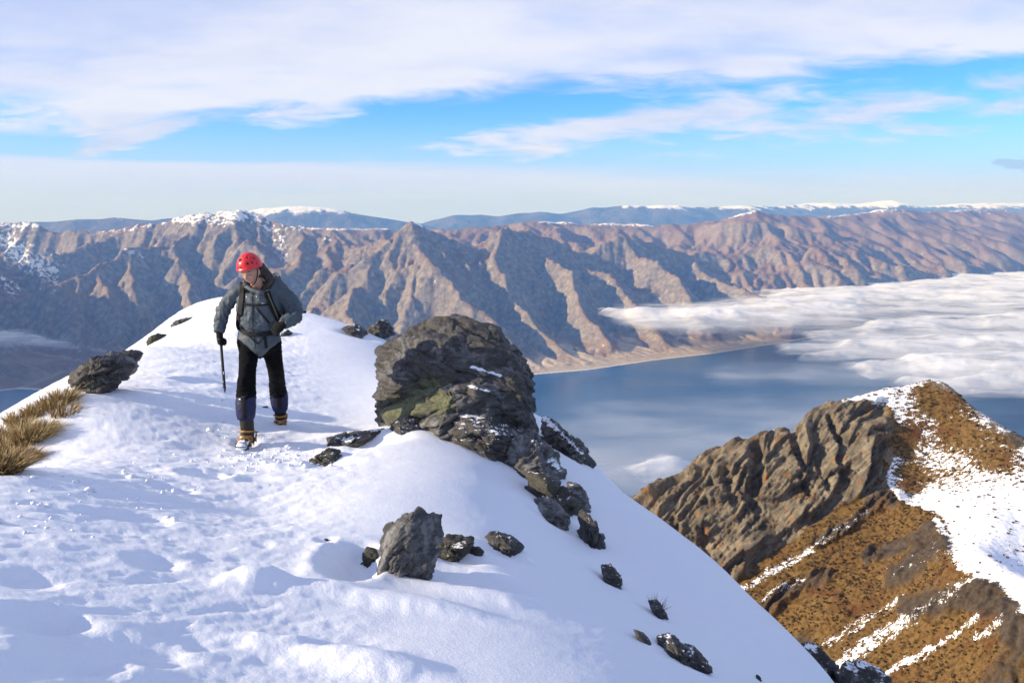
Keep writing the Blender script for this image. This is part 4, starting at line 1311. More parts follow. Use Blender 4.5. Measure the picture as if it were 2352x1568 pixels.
yj = ground_y(1570, 1510)
rock('slope_rock', [(1456, 1448), (1480, 1456), (1504, 1478), (1492, 1486), (1468, 1470)], None, 'thin sliver of rock at the upper end of the lower right row of rocks', depth=0.07, seed=12, level=4, snow=.14)
rock('slope_rock', [(1510, 1480), (1545, 1474), (1576, 1490), (1590, 1518), (1560, 1520), (1525, 1502)], None, 'rough dark snow-dusted rock, upper one of two touching on the lower right slope', depth=0.16, seed=13, level=5, snow=.14, rough=1.4)
rock('slope_rock', [(1575, 1500), (1600, 1500), (1628, 1522), (1645, 1552), (1612, 1545), (1580, 1525)], None, 'rough dark rock, lower one of two touching on the lower right slope', depth=0.15, seed=14, level=5, snow=.14, rough=1.4)
rock('slope_rock', [(1738, 1550), (1748, 1554), (1750, 1575), (1738, 1575)], ground_y(1744, 1562), 'tiny dark stone at the bottom edge of the right slope', depth=0.03, seed=15, level=4)
yl = 7.2
rock('edge_rock', [(1855, 1495), (1890, 1498), (1918, 1522), (1935, 1550), (1905, 1575), (1850, 1570)], yl, 'dark rock poking out behind the right edge of the snow slope', depth=0.3, seed=16, level=5, snow=.14)
rock('edge_rock', [(1935, 1568), (1960, 1545), (2000, 1540), (2045, 1562), (2060, 1600), (1960, 1620)], yl - .4, 'low snowy rock at the bottom edge beneath the tussock hill', depth=0.3, seed=17, level=5, snow=0.25)
yo = ground_y(930, 1346)
rock('standing_rock', [(838, 1325), (846, 1280), (880, 1215), (915, 1187), (958, 1167), (986, 1183), (1019, 1188), (1019, 1218), (1006, 1270), (999, 1310), (1003, 1370), (960, 1375), (900, 1370), (855, 1358)], yo + .17, 'upright pointed grey rock standing in a wind-scooped hollow in the near snow', depth=0.17, seed=18, level=6, mat=ROCK_GREY, boxy=.72, planes=18, rough=.8,
     greens=[([(915, 1230), (945, 1250)], 16, .5), ([(940, 1310), (950, 1295)], 9, .6), ([(880, 1230), (865, 1290)], 10, .3)], snow=-0.45, snows=[([(980, 1330), (995, 1345)], 10, .7)], bed=(-.75, .2, .6))
rock('foot_rock', [(824, 1272), (838, 1258), (860, 1260), (874, 1278), (868, 1310), (842, 1300)], None, 'small mossy brown stone leaning against the left foot of the upright rock', depth=0.06, seed=19, level=4, mat=ROCK_MOSS, green=.3)
yq = ground_y(1070, 1285)
rock('flat_rock', [(995, 1292), (1002, 1258), (1022, 1237), (1060, 1233), (1088, 1244), (1070, 1262), (1030, 1285), (1010, 1300)], None, 'low mossy rock just right of the upright rock', depth=0.13, seed=20, level=5, mat=ROCK_MOSS, green=.2, snow=.14, rough=1.3)
rock('flat_rock', [(1100, 1240), (1140, 1224), (1168, 1230), (1200, 1250), (1188, 1268), (1150, 1278), (1118, 1265)], None, 'low flat dark rock at the right end of the near rocks', depth=0.12, seed=21, level=5, snow=.14, rough=1.3)
rock('flat_rock', [(1062, 1275), (1080, 1258), (1102, 1256), (1114, 1268), (1090, 1284)], None, 'small mossy stone between the two low rocks', depth=0.05, seed=22, level=4, mat=ROCK_MOSS, green=.3)
rock('pebble', [(741, 1240), (750, 1235), (757, 1242), (750, 1250), (743, 1247)], ground_y(749, 1246), 'single small dark pebble lying alone in the near snow', 'pebble', depth=0.012, seed=23, level=3, mat=ROCK_MOSS)
YL = ground_y(215, 900)
rock('crag_rock', [(146, 868), (168, 846), (200, 838), (232, 826), (262, 832), (285, 848), (272, 880), (240, 905), (200, 918), (175, 900)], YL + .1, 'big dark jagged rock above the tussock on the left edge', depth=0.4, seed=24, level=6, planes=16, rough=1.5, snow=-0.35, snows=[([(190, 878), (245, 876)], 6, .7)], bed=(-.3, .2, .9))
rock('crag_rock', [(218, 836), (225, 825), (244, 814), (262, 818), (290, 835), (300, 850), (275, 880), (235, 870)], YL + .7, 'jagged pale-topped rock behind the big dark one on the left edge', depth=0.35, seed=25, level=6, planes=16, rough=1.5, mat=ROCK_GREY, snow=-0.3, bed=(-.3, .2, .9))
rock('crag_rock', [(272, 810), (300, 807), (322, 814), (305, 835), (285, 845), (275, 830)], YL + 2.0, 'small dark rock at the upper end of the left rock row', depth=0.25, seed=26, level=5, rough=1.4, snow=-0.3)
rock('skyline_rock', [(336, 778), (354, 768), (374, 770), (364, 788), (342, 802)], ground_y(362, 785) + .2, 'small brown rock on the left skyline midway along the snow edge', depth=0.3, seed=27, level=4, mat=ROCK_MOSS, rough=1.2)
rock('skyline_rock', [(392, 746), (402, 737), (422, 732), (441, 729), (432, 741), (412, 750), (396, 756)], ground_y(425, 742) + .3, 'low flat dark rock on the left skyline below the snow crest', depth=0.4, seed=28, level=4, rough=1.2)
yw = ground_y(830, 768)
rock('back_rock', [(784, 751), (800, 747), (818, 749), (840, 760), (842, 776), (824, 770), (800, 758)], None, 'flat dark rock on the snow left of the knobbly one behind the boulder', depth=0.4, seed=29, level=4, rough=1.2, snow=.14)
rock('back_rock', [(838, 762), (850, 750), (864, 746), (874, 738), (886, 738), (896, 752), (905, 772), (880, 775), (850, 770)], yw + .6, 'knobbly dark rock on the skyline left of the boulder', depth=0.4, seed=30, level=5, rough=1.5, snow=.14)
rock('back_rock', [(646, 766), (658, 757), (668, 764), (664, 772), (650, 776)], None, 'tiny snowy stone on the slope beside the climber\'s gloved hand', depth=0.2, seed=31, level=4, rough=1.2, snow=.14)
yz = ground_y(780, 1030)
rock('flat_rock', [(716, 1022), (740, 1003), (800, 996), (860, 990), (905, 983), (880, 1002), (800, 1024), (750, 1036)], None, 'long flat dark slab lying in the snow left of the boulder', depth=0.22, seed=32, level=5, snow=.14, rough=.9)
rock('flat_rock', [(681, 1074), (720, 1046), (752, 1030), (782, 1034), (774, 1056), (742, 1068), (700, 1076)], None, 'low mossy tapering rock in front of the long flat slab', depth=0.15, seed=33, level=5, mat=ROCK_MOSS, green=.35, snow=.14, rough=1.2)
rock('flat_rock', [(872, 998), (900, 970), (945, 957), (990, 958), (965, 978), (915, 998)], None, 'narrow dark rib of rock joining the flat slab to the boulder', depth=0.2, seed=34, level=5, snow=.14)
rock('stone', [(588, 938), (600, 934), (612, 932), (620, 936), (627, 941), (612, 938), (600, 938), (592, 941)], ground_y(608, 938), 'thin dark stone edge breaking the snow between the climber\'s boots', 'stone', depth=0.03, seed=35, level=3)


# ------------------------------------------------------------------ dry tussock
def grass_material(name, stops):
    m, T = material(name)
    t_ = T.n('ShaderNodeAttribute', attribute_name='tone').outputs['Fac']
    c = T.ramp(t_, stops)
    finish(T, bsdf(T, c, 0.7, **{'Specular IOR Level': 0.3}))
    return m


GRASS = grass_material('dry_tussock', [(0, (0.035, 0.022, 0.010)), (.3, (0.13, 0.078, 0.026)), (.62, (0.32, 0.21, 0.080)), (1, (0.58, 0.46, 0.25))])


def tussock(name, base, n, length, spread, label, seed, group=None, cat='tussock', lean=(0.35, -.1), mat=None, width=0.006, tone0=0.0):
    rng = np.random.default_rng(seed)
    segs = 5
    r0 = rng.random(n) ** .5 * spread * .45
    an = rng.uniform(0, 2 * np.pi, n)
    bx, by = r0 * np.cos(an), r0 * np.sin(an)
    L = length * rng.uniform(.55, 1.1, n)
    out = rng.uniform(.15, .85, n)
    dx, dy = np.cos(an) * out + lean[0] + rng.normal(0, .16, n), np.sin(an) * out + lean[1] + rng.normal(0, .16, n)
    t = np.linspace(0, 1, segs)[None]
    X = bx[:, None] + dx[:, None] * L[:, None] * (0.35 * t + 0.55 * t ** 2)
    Yv = by[:, None] + dy[:, None] * L[:, None] * (0.35 * t + 0.55 * t ** 2)
    Z = L[:, None] * (t - .38 * t ** 2.4 * (np.hypot(dx, dy)[:, None])) - .06
    w = width * rng.uniform(.6, 1.3, n)[:, None] * (1 - t ** 2 * .9)
    fa = rng.uniform(0, np.pi, n)[:, None]
    P = np.stack([X, Yv, Z], -1)
    off = np.stack([np.cos(fa) * w, np.sin(fa) * w * .6, np.zeros_like(w)], -1)
    V = np.stack([P - off, P + off], 2).reshape(-1, 3)
    b = (np.arange(n) * segs * 2)[:, None] + (np.arange(segs - 1) * 2)[None]
    F = np.stack([b, b + 1, b + 3, b + 2], -1).reshape(-1, 4)
    tone = np.clip((rng.normal(.35, .27, n)[:, None] + tone0 + .45 * t), 0, 1)
    tone = np.repeat(tone[..., None], 2, 2).reshape(-1)
    o = mesh_from(name, V, F, mat or GRASS, dict(tone=tone), smooth=False)
    o.location = base
    tag(o, label, cat, group)
    return o


def build_clods():
    rng = np.random.default_rng(12)
    V0, F0 = ico(2)
    V, F = [], []
    path = [(540, 800), (500, 880), (540, 960), (620, 1030), (520, 1090), (420, 1130), (330, 1200), (230, 1290), (120, 1400), (30, 1500)]
    n = 0
    for k in range(230):
        i = rng.integers(0, len(path) - 1); t = rng.random()
        px = path[i][0] + t * (path[i + 1][0] - path[i][0]) + rng.normal(0, 75)
        py = path[i][1] + t * (path[i + 1][1] - path[i][1]) + rng.normal(0, 28)
        if k < 90:
            px, py = 640 + rng.normal(0, 70), 1045 + rng.normal(0, 24)
        p = at_drop(px, py, 2.0)
        sz = min(.004 + .005 * rng.exponential(), .026)
        z = float(near(p[0], p[1]))
        sc = sz * rng.uniform(.7, 1.4, 3) * (1, 1, .75)
        v = V0 * sc * (1 + .28 * rng.normal(size=(len(V0), 1))) 
        V.append(v + (p[0], p[1], z + sz * .25)); F.append(F0 + n); n += len(V0)
    o = mesh_from('snow_clods', np.concatenate(V), np.concatenate(F), MAT_SNOW, smooth=False)
    o['kind'] = 'stuff'


build_clods()
GT = 'dry tussock clumps on the left edge'
spots = [((8, 1000), 700, .23, 'golden tussock clump cut by the left picture border, upper one'), ((45, 962), 620, .21, 'golden tussock clump second in the upper row from the left border'), ((82, 940), 520, .19, 'golden tussock clump third in the upper row, beside a snow strip'),
         ((112, 922), 480, .19, 'golden tussock clump just left of the tip of the big jagged rock'), ((146, 906), 480, .20, 'pale golden tussock clump tucked under the big jagged rock'), ((148, 934), 150, .2, 'small dark spiky tuft alone in the snow below the jagged rock'),
         ((22, 1030), 700, .21, 'dark brown tussock clump in the middle of the left border'), ((70, 1000), 650, .26, 'tall swept tussock clump leaning right over the snow edge'), ((98, 985), 520, .22, 'tussock clump at the right tip of the swept ones, touching bare snow'),
         ((4, 1066), 700, .2, 'lowest dark tussock clump at the left border'), ((48, 1048), 560, .22, 'dark tussock clump with snow specks along the lower snow edge')]
for i, ((px, py), n, L, lab) in enumerate(spots):
    p = hit(px, py + 14)
    tussock('tussock_clump', p, int(n * 1.5), L, L * (.9 if n > 200 else 1.2), lab, 200 + i, GT, tone0=(-.15 if 'dark' in lab else .13), width=.005)
p = hit(1508, 1392)
tussock('grass_tuft', p, 110, .13, .10, 'thin dry reddish grass tuft on the right snow slope', 230, None, 'grass tuft', lean=(.15, 0), width=.0016, mat=grass_material('dry_red_grass', [(0, (0.05, 0.02, 0.012)), (.5, (0.14, 0.06, 0.035)), (1, (0.25, 0.16, 0.10))]))


# ------------------------------------------------------------------ the climber
from mathutils.bvhtree import BVHTree


def Z1(zx, zy, Y):
    """a point of the enlarged figure study -> world, at distance Y"""
    return at((450 + zx / 2.85) * .94081, (580 + zy / 2.85) * .94081, Y)


PX = 7.75 / (2164 * 2.85)          # metres per study pixel at the figure
FOOT = hit(565, 1034)
YF = float(FOOT[1])                 # front foot
YR = float(hit(645, 974)[1])        # rear foot
YP = YF + 0.42                      # pelvis
YC = YF + 0.36                      # chest
PBASE = np.array((Z1(520, 0, YP)[0], YP, FOOT[2]))


def frame(t):
    t = t / (np.linalg.norm(t) + 1e-9)
    u = np.cross(t, (0, 1, 0.03)); u /= np.linalg.norm(u) + 1e-9
    return u, np.cross(u, t)


def loft(path, rad, n=20, depth=None, cap=True):
    """closed tube through points with radii; depth = ratio of the second half axis (per point)"""
    P = np.array(path, float); rad = np.array(rad, float)
    depth = np.ones(len(P)) if depth is None else np.array(depth, float)
    m = max(len(P) * 4, 8)
    s = np.linspace(0, len(P) - 1, m)

    def sm(a):                       # Catmull-Rom
        i = np.clip(s.astype(int), 0, len(P) - 2); f = (s - i)
        A = np.asarray(a)
        g = lambda k: A[np.clip(i + k, 0, len(P) - 1)]
        f_ = f[:, None] if A.ndim > 1 else f
        return .5 * (2 * g(0) + (g(1) - g(-1)) * f_ + (2 * g(-1) - 5 * g(0) + 4 * g(1) - g(2)) * f_ ** 2 + (3 * g(0) - g(-1) - 3 * g(1) + g(2)) * f_ ** 3)
    P, rad, depth = sm(P), np.maximum(sm(rad), 1e-4), sm(depth)
    T = np.gradient(P, axis=0)
    th = np.linspace(0, 2 * np.pi, n, endpoint=False)
    rows = []
    for p, t, r, d in zip(P, T, rad, depth):
        u, v = frame(t)
        rows.append(p + np.cos(th)[:, None] * u * r + np.sin(th)[:, None] * v * r * d)
    V = np.concatenate(rows)
    F = [tuple(q) for q in grid_faces(m, n, True)]
    if cap:
        # rounded ends
        k0 = len(V)
        V = np.concatenate([V, [P[0] - T[0] / np.linalg.norm(T[0]) * rad[0] * .45, P[-1] + T[-1] / np.linalg.norm(T[-1]) * rad[-1] * .45]])
        for j in range(n):
            F.append((k0, (j + 1) % n, j)); F.append((k0 + 1, (m - 1) * n + j, (m - 1) * n + (j + 1) % n))
    return V, F


def ellipsoid(c, r, rot=None, level=4):
    V, F = ico(level)
    V = V * np.array(r)
    if rot is not None:
        V = V @ np.array(rot).T
    return V + np.array(c), [tuple(f) for f in F]


def box(c, half, rot=None):
    V = np.array([(x, y, z) for x in (-1, 1) for y in (-1, 1) for z in (-1, 1)], float) * half
    if rot is not None:
        V = V @ np.array(rot).T
    return V + np.array(c), [(0, 1, 3, 2), (4, 6, 7, 5), (0, 4, 5, 1), (2, 3, 7, 6), (0, 2, 6, 4), (1, 5, 7, 3)]


def join(parts):
    V, F, n = [], [], 0
    for v, f in parts:
        V.append(np.asarray(v, float)); F += [tuple(int(i) + n for i in q) for q in f]; n += len(v)
    return np.concatenate(V), F


def pymesh(name, V, F, mat, origin, parent=None, smooth=True):
    me = bpy.data.meshes.new(name)
    me.from_pydata((np.asarray(V) - origin).tolist(), [], [tuple(int(i) for i in f) for f in F])
    if smooth:
        me.polygons.foreach_set('use_smooth', np.ones(len(me.polygons), bool))
    me.update()
    if mat:
        me.materials.append(mat)
    o = bpy.data.objects.new(name, me)
    C.objects.link(o)
    if parent is None:
        o.location = origin
    else:
        o.parent = parent
    return o


def fuse(parts, voxel, smooth_it=4):
    """one continuous skin around overlapping closed shapes -> (V, F)"""
    V, F = join(parts)
    me = bpy.data.meshes.new('tmp')
    c0 = V.mean(0)
    me.from_pydata((V - c0).tolist(), [], F)
    o = bpy.data.objects.new('tmp', me)
    C.objects.link(o)
    r = o.modifiers.new('r', 'REMESH'); r.mode = 'VOXEL'; r.voxel_size = voxel
    if smooth_it:
        s = o.modifiers.new('s', 'SMOOTH'); s.factor = .5; s.iterations = smooth_it
    dg = bpy.context.evaluated_depsgraph_get()
    ev = o.evaluated_get(dg)
    m2 = ev.to_mesh()
    n = len(m2.vertices)
    co = np.empty(n * 3); m2.vertices.foreach_get('co', co)
    F2 = [tuple(p.vertices) for p in m2.polygons]
    nr = np.empty(n * 3); m2.vertices.foreach_get('normal', nr)
    ev.to_mesh_clear()
    bpy.data.objects.remove(o); bpy.data.meshes.remove(me)
    return co.reshape(-1, 3) + c0, F2, nr.reshape(-1, 3)


def fabric(name, color, rough=.75, weave=900.0, bumps=.25, fold=9.0, spec=.3, snow=False, sheen=0.0):
    m, T = material(name)
    co = T.n('ShaderNodeTexCoord').outputs['Object']
    n = T.noise(co, fold, 5, .6)
    w = T.noise(co, weave * .25, 2, .5)
    col = T.mix(T.sm(n, .3, .7), tuple(c * .82 for c in color), tuple(min(1, c * 1.15) for c in color))
    if snow:
        s = T.sm(T.m('ADD', T.noise(co, 26, 5, .7), T.m('MULTIPLY', T.n('ShaderNodeAttribute', attribute_name='snow').outputs['Fac'], 1.0)), .70, .76)
        col = T.mix(s, col, (.86, .88, .92))
    h = T.m('ADD', T.m('MULTIPLY', n, .8), T.m('MULTIPLY', w, .05))
    finish(T, bsdf(T, col, rough, bump(T, h, bumps, .02), **{'Specular IOR Level': spec}))
    return m


def plain(name, color, rough=.5, metal=0.0, spec=.5, coat=0.0):
    m, T = material(name)
    co = T.n('ShaderNodeTexCoord').outputs['Object']
    n = T.noise(co, 40, 4, .6)
    c = T.mix(n, tuple(x * .85 for x in color), tuple(min(1, x * 1.1) for x in color))
    finish(T, bsdf(T, c, T.sm(n, .3, .7, rough * .85, min(1, rough * 1.15)), None, Metallic=metal, **{'Specular IOR Level': spec, 'Coat Weight': coat}))
    return m


M_JACKET = fabric('slate_shell_fabric', (.064, .081, .094), .62, fold=7, bumps=.3, spec=.35)
M_TROUSER = fabric('black_trouser_fabric', (.0035, .0035, .0045), .9, fold=10, bumps=.35, spec=.12)
M_GAITER = fabric('navy_gaiter_fabric', (.010, .013, .056), .6, fold=14, bumps=.4, snow=True)
M_BLACK = fabric('black_webbing', (.010, .010, .011), .75, fold=60, bumps=.2, spec=.25)
M_GLOVE = fabric('black_glove_fabric', (.0085, .0085, .009), .85, fold=40, bumps=.3, spec=.2)
M_BOOT = fabric('boot_leather', (.020, .018, .016), .6, fold=30, bumps=.4, snow=True)
M_STEEL = plain('crampon_steel', (.10, .10, .105), .4, 1.0)
M_ORANGE = plain('orange_strap', (.42, .20, .03), .6)
M_RED = plain('red_helmet_plastic', (.72, .016, .020), .38, 0, .5, .15)
M_DARKHOLE = plain('helmet_vent_dark', (.006, .006, .007), .8)
M_AXE = plain('black_axe_shaft', (.025, .026, .032), .45, .3)
M_CORD = plain('olive_cord', (.13, .13, .06), .8)
M_PALE = plain('pale_print', (.55, .57, .58), .7)
M_SNOWBIT = plain('stuck_snow', (.88, .89, .92), .7)


def hair_material():
    m, T = material('dark_brown_hair')
    co = T.n('ShaderNodeTexCoord').outputs['Object']
    n = T.noise(T.mapping(co, rot=(0, R(-35), 0), sc=(160, 90, 14)), 1.0, 5, .65)
    c = T.mix(T.sm(n, .35, .7), (.010, .006, .004), (.060, .034, .020))
    finish(T, bsdf(T, c, .5, bump(T, n, .8, .01)))
    return m


def skin_material():
    m, T = material('skin')
    A_ = lambda nme: T.n('ShaderNodeAttribute', attribute_name=nme).outputs['Fac']
    co = T.n('ShaderNodeTexCoord').outputs['Object']
    n = T.noise(co, 60, 4, .6)
    c = T.mix(n, (.40, .215, .145), (.50, .285, .20))
    c = T.mix(A_('blush'), c, (.50, .20, .14))
    c = T.mix(A_('lip'), c, (.42, .13, .11))
    c = T.mix(A_('hairline'), c, (.035, .021, .015))
    c = T.mix(A_('tooth'), c, (.72, .68, .62))
    finish(T, bsdf(T, c, .5, bump(T, n, .1, .003), **{'Subsurface Weight': .12, 'Subsurface Radius': (.010, .004, .002), 'Specular IOR Level': .4}))
    return m


# ---- head, built looking along -Y, then turned down and to the side
HEAD_C = Z1(462, 236, YC - .10)
HS = 1.0
_rz, _rx, _ry = Matrix.Rotation(R(-15), 3, 'Z'), Matrix.Rotation(R(14), 3, 'X'), Matrix.Rotation(R(-8), 3, 'Y')
HEAD_R = np.array(_ry @ _rz @ _rx)


def HW(p):
    return np.asarray(p, float) @ HEAD_R.T + HEAD_C


def HWi(p):
    return (np.asarray(p, float) - HEAD_C) @ HEAD_R


def head_shape():
    V, F = ico(6)
    V = V * np.array((.074, .094, .108))
    x, y, z = V[:, 0].copy(), V[:, 1].copy(), V[:, 2].copy()
    low = np.clip(-z / .108, 0, 1)
    x *= 1 - .30 * low ** 1.3                     # jaw narrows
    y = np.where(y < 0, y * (1 - .05 * low), y * (1 - .35 * low))
    f = (y < 0)

    def b(cx, cz, sx, sz, a, yy=-1):
        g = np.exp(-((x - cx) / sx) ** 2 - ((z - cz) / sz) ** 2) * f
        return g * a
    y = y - b(0, -.022, .010, .022, .020) - b(0, -.036, .013, .010, .013)          # nose
    y = y - b(-.011, -.039, .007, .006, .005) - b(.011, -.039, .007, .006, .005)    # wings
    y = y + b(-.031, .000, .016, .011, .011) + b(.031, .000, .016, .011, .011)      # sockets
    y = y - b(-.031, -.001, .011, .006, .005) - b(.031, -.001, .011, .006, .005)    # lids
    y = y - b(-.03, .019, .020, .006, .005) - b(.03, .019, .020, .006, .005)        # brows
    y = y - b(0, -.066, .020, .006, .007) - b(0, -.076, .016, .005, .007)           # lips
    y = y + b(0, -.0705, .018, .0022, .006)
    y = y - b(0, -.098, .018, .013, .010)                                            # chin
    y = y - b(-.045, -.030, .020, .020, .006) - b(.045, -.030, .020, .020, .006)    # cheeks
    return np.stack([x, y, z], 1), [tuple(q) for q in F]


def build_person():
    hv, hf = head_shape()
    parts = [(HW(hv), hf)]
    for s in (-1, 1):                              # ears
        parts.append((HW(ellipsoid((.071 * s, .008, -.012), (.010, .018, .030), None, 3)[0]), ellipsoid((0, 0, 0), (1, 1, 1), None, 3)[1]))
    neck_b = Z1(520, 392, YC + .03)
    parts.append(loft([HW((0, .015, -.05)), HW((0, .03, -.10)), neck_b, Z1(522, 440, YC + .04)], [.052, .052, .058, .07]))
    # trunk and limbs inside the clothes
    parts.append(loft([Z1(525, 370, YC + .04), Z1(525, 450, YC + .04), Z1(522, 560, YC + .05), Z1(522, 650, YP), Z1(524, 740, YP)], [.10, .13, .125, .12, .13], 24, [.55, .58, .6, .62, .65]))
    JR = dict(sh=Z1(385, 375, YC + .03), el=Z1(272, 530, YC + .02), wr=Z1(246, 668, YC - .03))
    JL = dict(sh=Z1(672, 385, YC + .03), el=Z1(775, 535, YC + .04), wr=Z1(690, 600, YC - .11))
    for j in (JR, JL):
        parts.append(loft([Z1(525, 400, YC + .04), j['sh'], (j['sh'] + j['el']) / 2, j['el'], (j['el'] + j['wr']) / 2, j['wr']], [.06, .045, .034, .030, .026, .022]))
    LR = [Z1(458, 735, YP), Z1(445, 850, YF + .32), Z1(438, 965, YF + .22), Z1(432, 1120, YF + .2), Z1(432, 1300, YF + .16)]
    LL = [Z1(598, 735, YP + .03), Z1(622, 850, YP + .1), Z1(643, 965, (YP + YR) / 2 + .0), Z1(655, 1100, YR - .06), Z1(668, 1215, YR + .06)]
    for L in (LR, LL):
        parts.append(loft(L, [.075, .052, .040, .038, .030]))
    V, F, N = fuse(parts, .0055, 1)
    body = pymesh('person', V, F, skin_material(), PBASE)
    h = HWi(V)
    x, y, z = h.T
    front = (y < -.02) & (np.abs(z) < .2)

    def g(cx, cz, sx, sz):
        return np.exp(-((x - cx) / sx) ** 2 - ((z - cz) / sz) ** 2) * front
    brow = np.maximum(g(-.031, .020, .019, .0052), g(.031, .020, .019, .0052))
    lash = np.maximum(g(-.031, -.004, .015, .0050), g(.031, -.004, .015, .0050))
    at_ = dict(lip=np.maximum(g(0, -.0655, .020, .0045), g(0, -.0775, .017, .005)), hairline=np.clip(brow * 1.0 + lash * 1.0, 0, 1) * .92, tooth=np.clip(g(.002, -.0712, .013, .0026) * 1.1, 0, 1),
               blush=np.clip(g(0, -.03, .014, .02) + g(-.042, -.03, .02, .02) + g(.042, -.03, .02, .02), 0, 1) * .45 + .15 * g(0, -.09, .04, .03))
    for k, v in at_.items():
        a = body.data.attributes.new(k, 'FLOAT', 'POINT'); a.data.foreach_set('value', v.astype(np.float32))
    tag(body, 'climber in a red helmet and grey shell jacket walking along the snow crest', 'person')
    kid = lambda name, V, F, mat, smooth=True: pymesh(name, V, F, mat, PBASE, body, smooth)

    # ---- helmet: a dome with a short brim, vents let into it
    hc = HW((0, .010, .056))
    HRot = HEAD_R @ np.array(Matrix.Rotation(R(-6), 3, 'X'))
    Vd, Fd = ico(6)
    D = Vd * np.array((.100, .122, .112))
    D[:, 0] *= 1 + .03 * (D[:, 2] < .02)
    keep = D[:, 2] > -.028 - .02 * (D[:, 1] > 0.03) + .004 * (D[:, 1] < -.07)
    brim = np.exp(-((D[:, 2] + .022) / .014) ** 2)
    D[:, 0] += .007 * brim * np.sign(D[:, 0]) * (np.abs(D[:, 0]) / .1)
    D[:, 1] -= .012 * brim * (D[:, 1] < 0) * (np.abs(D[:, 1]) / .12)
    groove = np.exp(-((np.abs(D[:, 0]) - .045) / .006) ** 2) * (D[:, 2] > .0) * (D[:, 1] > -.06)
    nn = D / np.linalg.norm(D, axis=1, keepdims=True)
    D = D - nn * (groove * .003)[:, None]
    vents = [(-.018, -.086, .070, .020, .016), (.040, -.070, .077, .008, .013), (.048, -.095, .030, .010, .014), (.078, -.070, .030, .009, .011), (-.092, -.045, .030, .009, .015), (.085, -.03, .062, .009, .011), (.094, -.035, .012, .008, .012), (-.06, -.03, .09, .008, .014)]
    for vx, vy, vz, a, b in vents:
        q2 = ((D - np.array((vx, vy, vz))) ** 2).sum(1)
        D = D - nn * (.008 * np.exp(-q2 / (a * b) * .9))[:, None]
    ff = [tuple(f) for f in Fd if keep[list(f)].all()]
    used = sorted({i for f in ff for i in f}); mp = {u: i for i, u in enumerate(used)}
    Do = D[used]; Di = Do * .955
    k = len(used)
    fo = [tuple(mp[i] for i in f) for f in ff]
    from collections import Counter
    ec = Counter()
    for f in fo:
        for a, b in ((f[0], f[1]), (f[1], f[2]), (f[2], f[0])):
            ec[(a, b)] += 1
    rim = [(a, b) for (a, b) in ec if (b, a) not in ec]
    fa = fo + [tuple(i + k for i in f[::-1]) for f in fo] + [(b, a, a + k, b + k) for a, b in rim]
    helmet = kid('helmet', np.concatenate([Do, Di]) @ HRot.T + hc, fa, M_RED)
    for vx, vy, vz, a, b in vents:
        d = np.array((vx, vy, vz)); d = d / np.linalg.norm(d / np.array((.100, .122, .112)))
        n = d / np.array((.100, .122, .112)) ** 2; n /= np.linalg.norm(n)
        up = np.array((0, 0, 1.0)); u = np.cross(up, n); u /= np.linalg.norm(u); v = np.cross(n, u)
        V_, F_ = ellipsoid((0, 0, 0), (a, b, .0035), np.stack([u, v, n], 1), 3)
        vo = pymesh('vent', (V_ + d - n * .0045) @ HRot.T + hc, F_, M_DARKHOLE, PBASE, helmet)
    d = np.array((-.018, -.127, .0)); V_, F_ = box((-.012, -.121, .008), (.013, .0025, .0035))
    pymesh('logo', V_ @ HRot.T + hc, F_, M_DARKHOLE, PBASE, helmet)
    V_, F_ = join([loft([HW((.078, -.01, .02)), HW((.070, -.035, -.04)), HW((.045, -.06, -.088)), HW((.0, -.075, -.112))], [.0045] * 4, 8, [.5] * 4), loft([HW((-.078, -.01, .02)), HW((-.070, -.035, -.04)), HW((-.045, -.06, -.088)), HW((.0, -.075, -.112))], [.0045] * 4, 8, [.5] * 4)])
    pymesh('chin_strap', V_, F_, M_BLACK, PBASE, helmet)

    # ---- hair falling behind the ear into the hood
    hp = [loft([HW((.060, .06, .02)), Z1(575, 262, YC + .0), Z1(598, 300, YC + .0), Z1(575, 345, YC - .02), Z1(540, 372, YC - .04)], [.046, .044, .040, .036, .026], 16), ellipsoid(HW((.03, .06, -.01)), (.07, .06, .08)),
          loft([Z1(560, 235, YC + .0), Z1(600, 258, YC + .02), Z1(612, 285, YC + .04)], [.016, .02, .010], 10), loft([HW((.06, .012, .01)), HW((.070, .012, -.03)), HW((.066, .015, -.07))], [.010, .008, .006], 10),
          loft([HW((-.066, -.03, .005)), HW((-.064, -.035, -.022)), HW((-.06, -.03, -.04))], [.008, .008, .003], 8)]
    V_, F_, N_ = fuse(hp, .006, 2)
    V_ = V_ + N_ * (.007 * fbm3(V_ * np.array((90, 60, 14)), 3, seed=301) + .006 * fbm3(V_ * 30, 3, seed=303))[:, None]
    kid('hair', V_, F_, hair_material())

    # ---- jacket
    jp = [loft([Z1(522, 352, YC + .02), Z1(524, 372, YC + .03), Z1(528, 420, YC + .03), Z1(526, 480, YC + .03), Z1(523, 560, YC + .04), Z1(520, 625, YC + .05), Z1(520, 652, YP - .02), Z1(520, 690, YP - .02), Z1(520, 735, YP - .02)],
               [.075, .155, .198, .198, .192, .182, .174, .186, .192], 40, [.95, .72, .74, .80, .84, .84, .82, .82, .82])]
    def arm(pts, rr):
        return loft(pts, rr, 22)
    jp.append(arm([Z1(440, 372, YC + .05), Z1(372, 380, YC + .04), Z1(312, 440, YC + .03), Z1(268, 520, YC + .02), Z1(250, 590, YC + .0), Z1(243, 662, YC - .03)], [.078, .068, .056, .053, .049, .045]))
    jp.append(arm([Z1(610, 378, YC + .05), Z1(672, 388, YC + .04), Z1(738, 452, YC + .06), Z1(768, 525, YC + .03)], [.085, .080, .074, .070]))
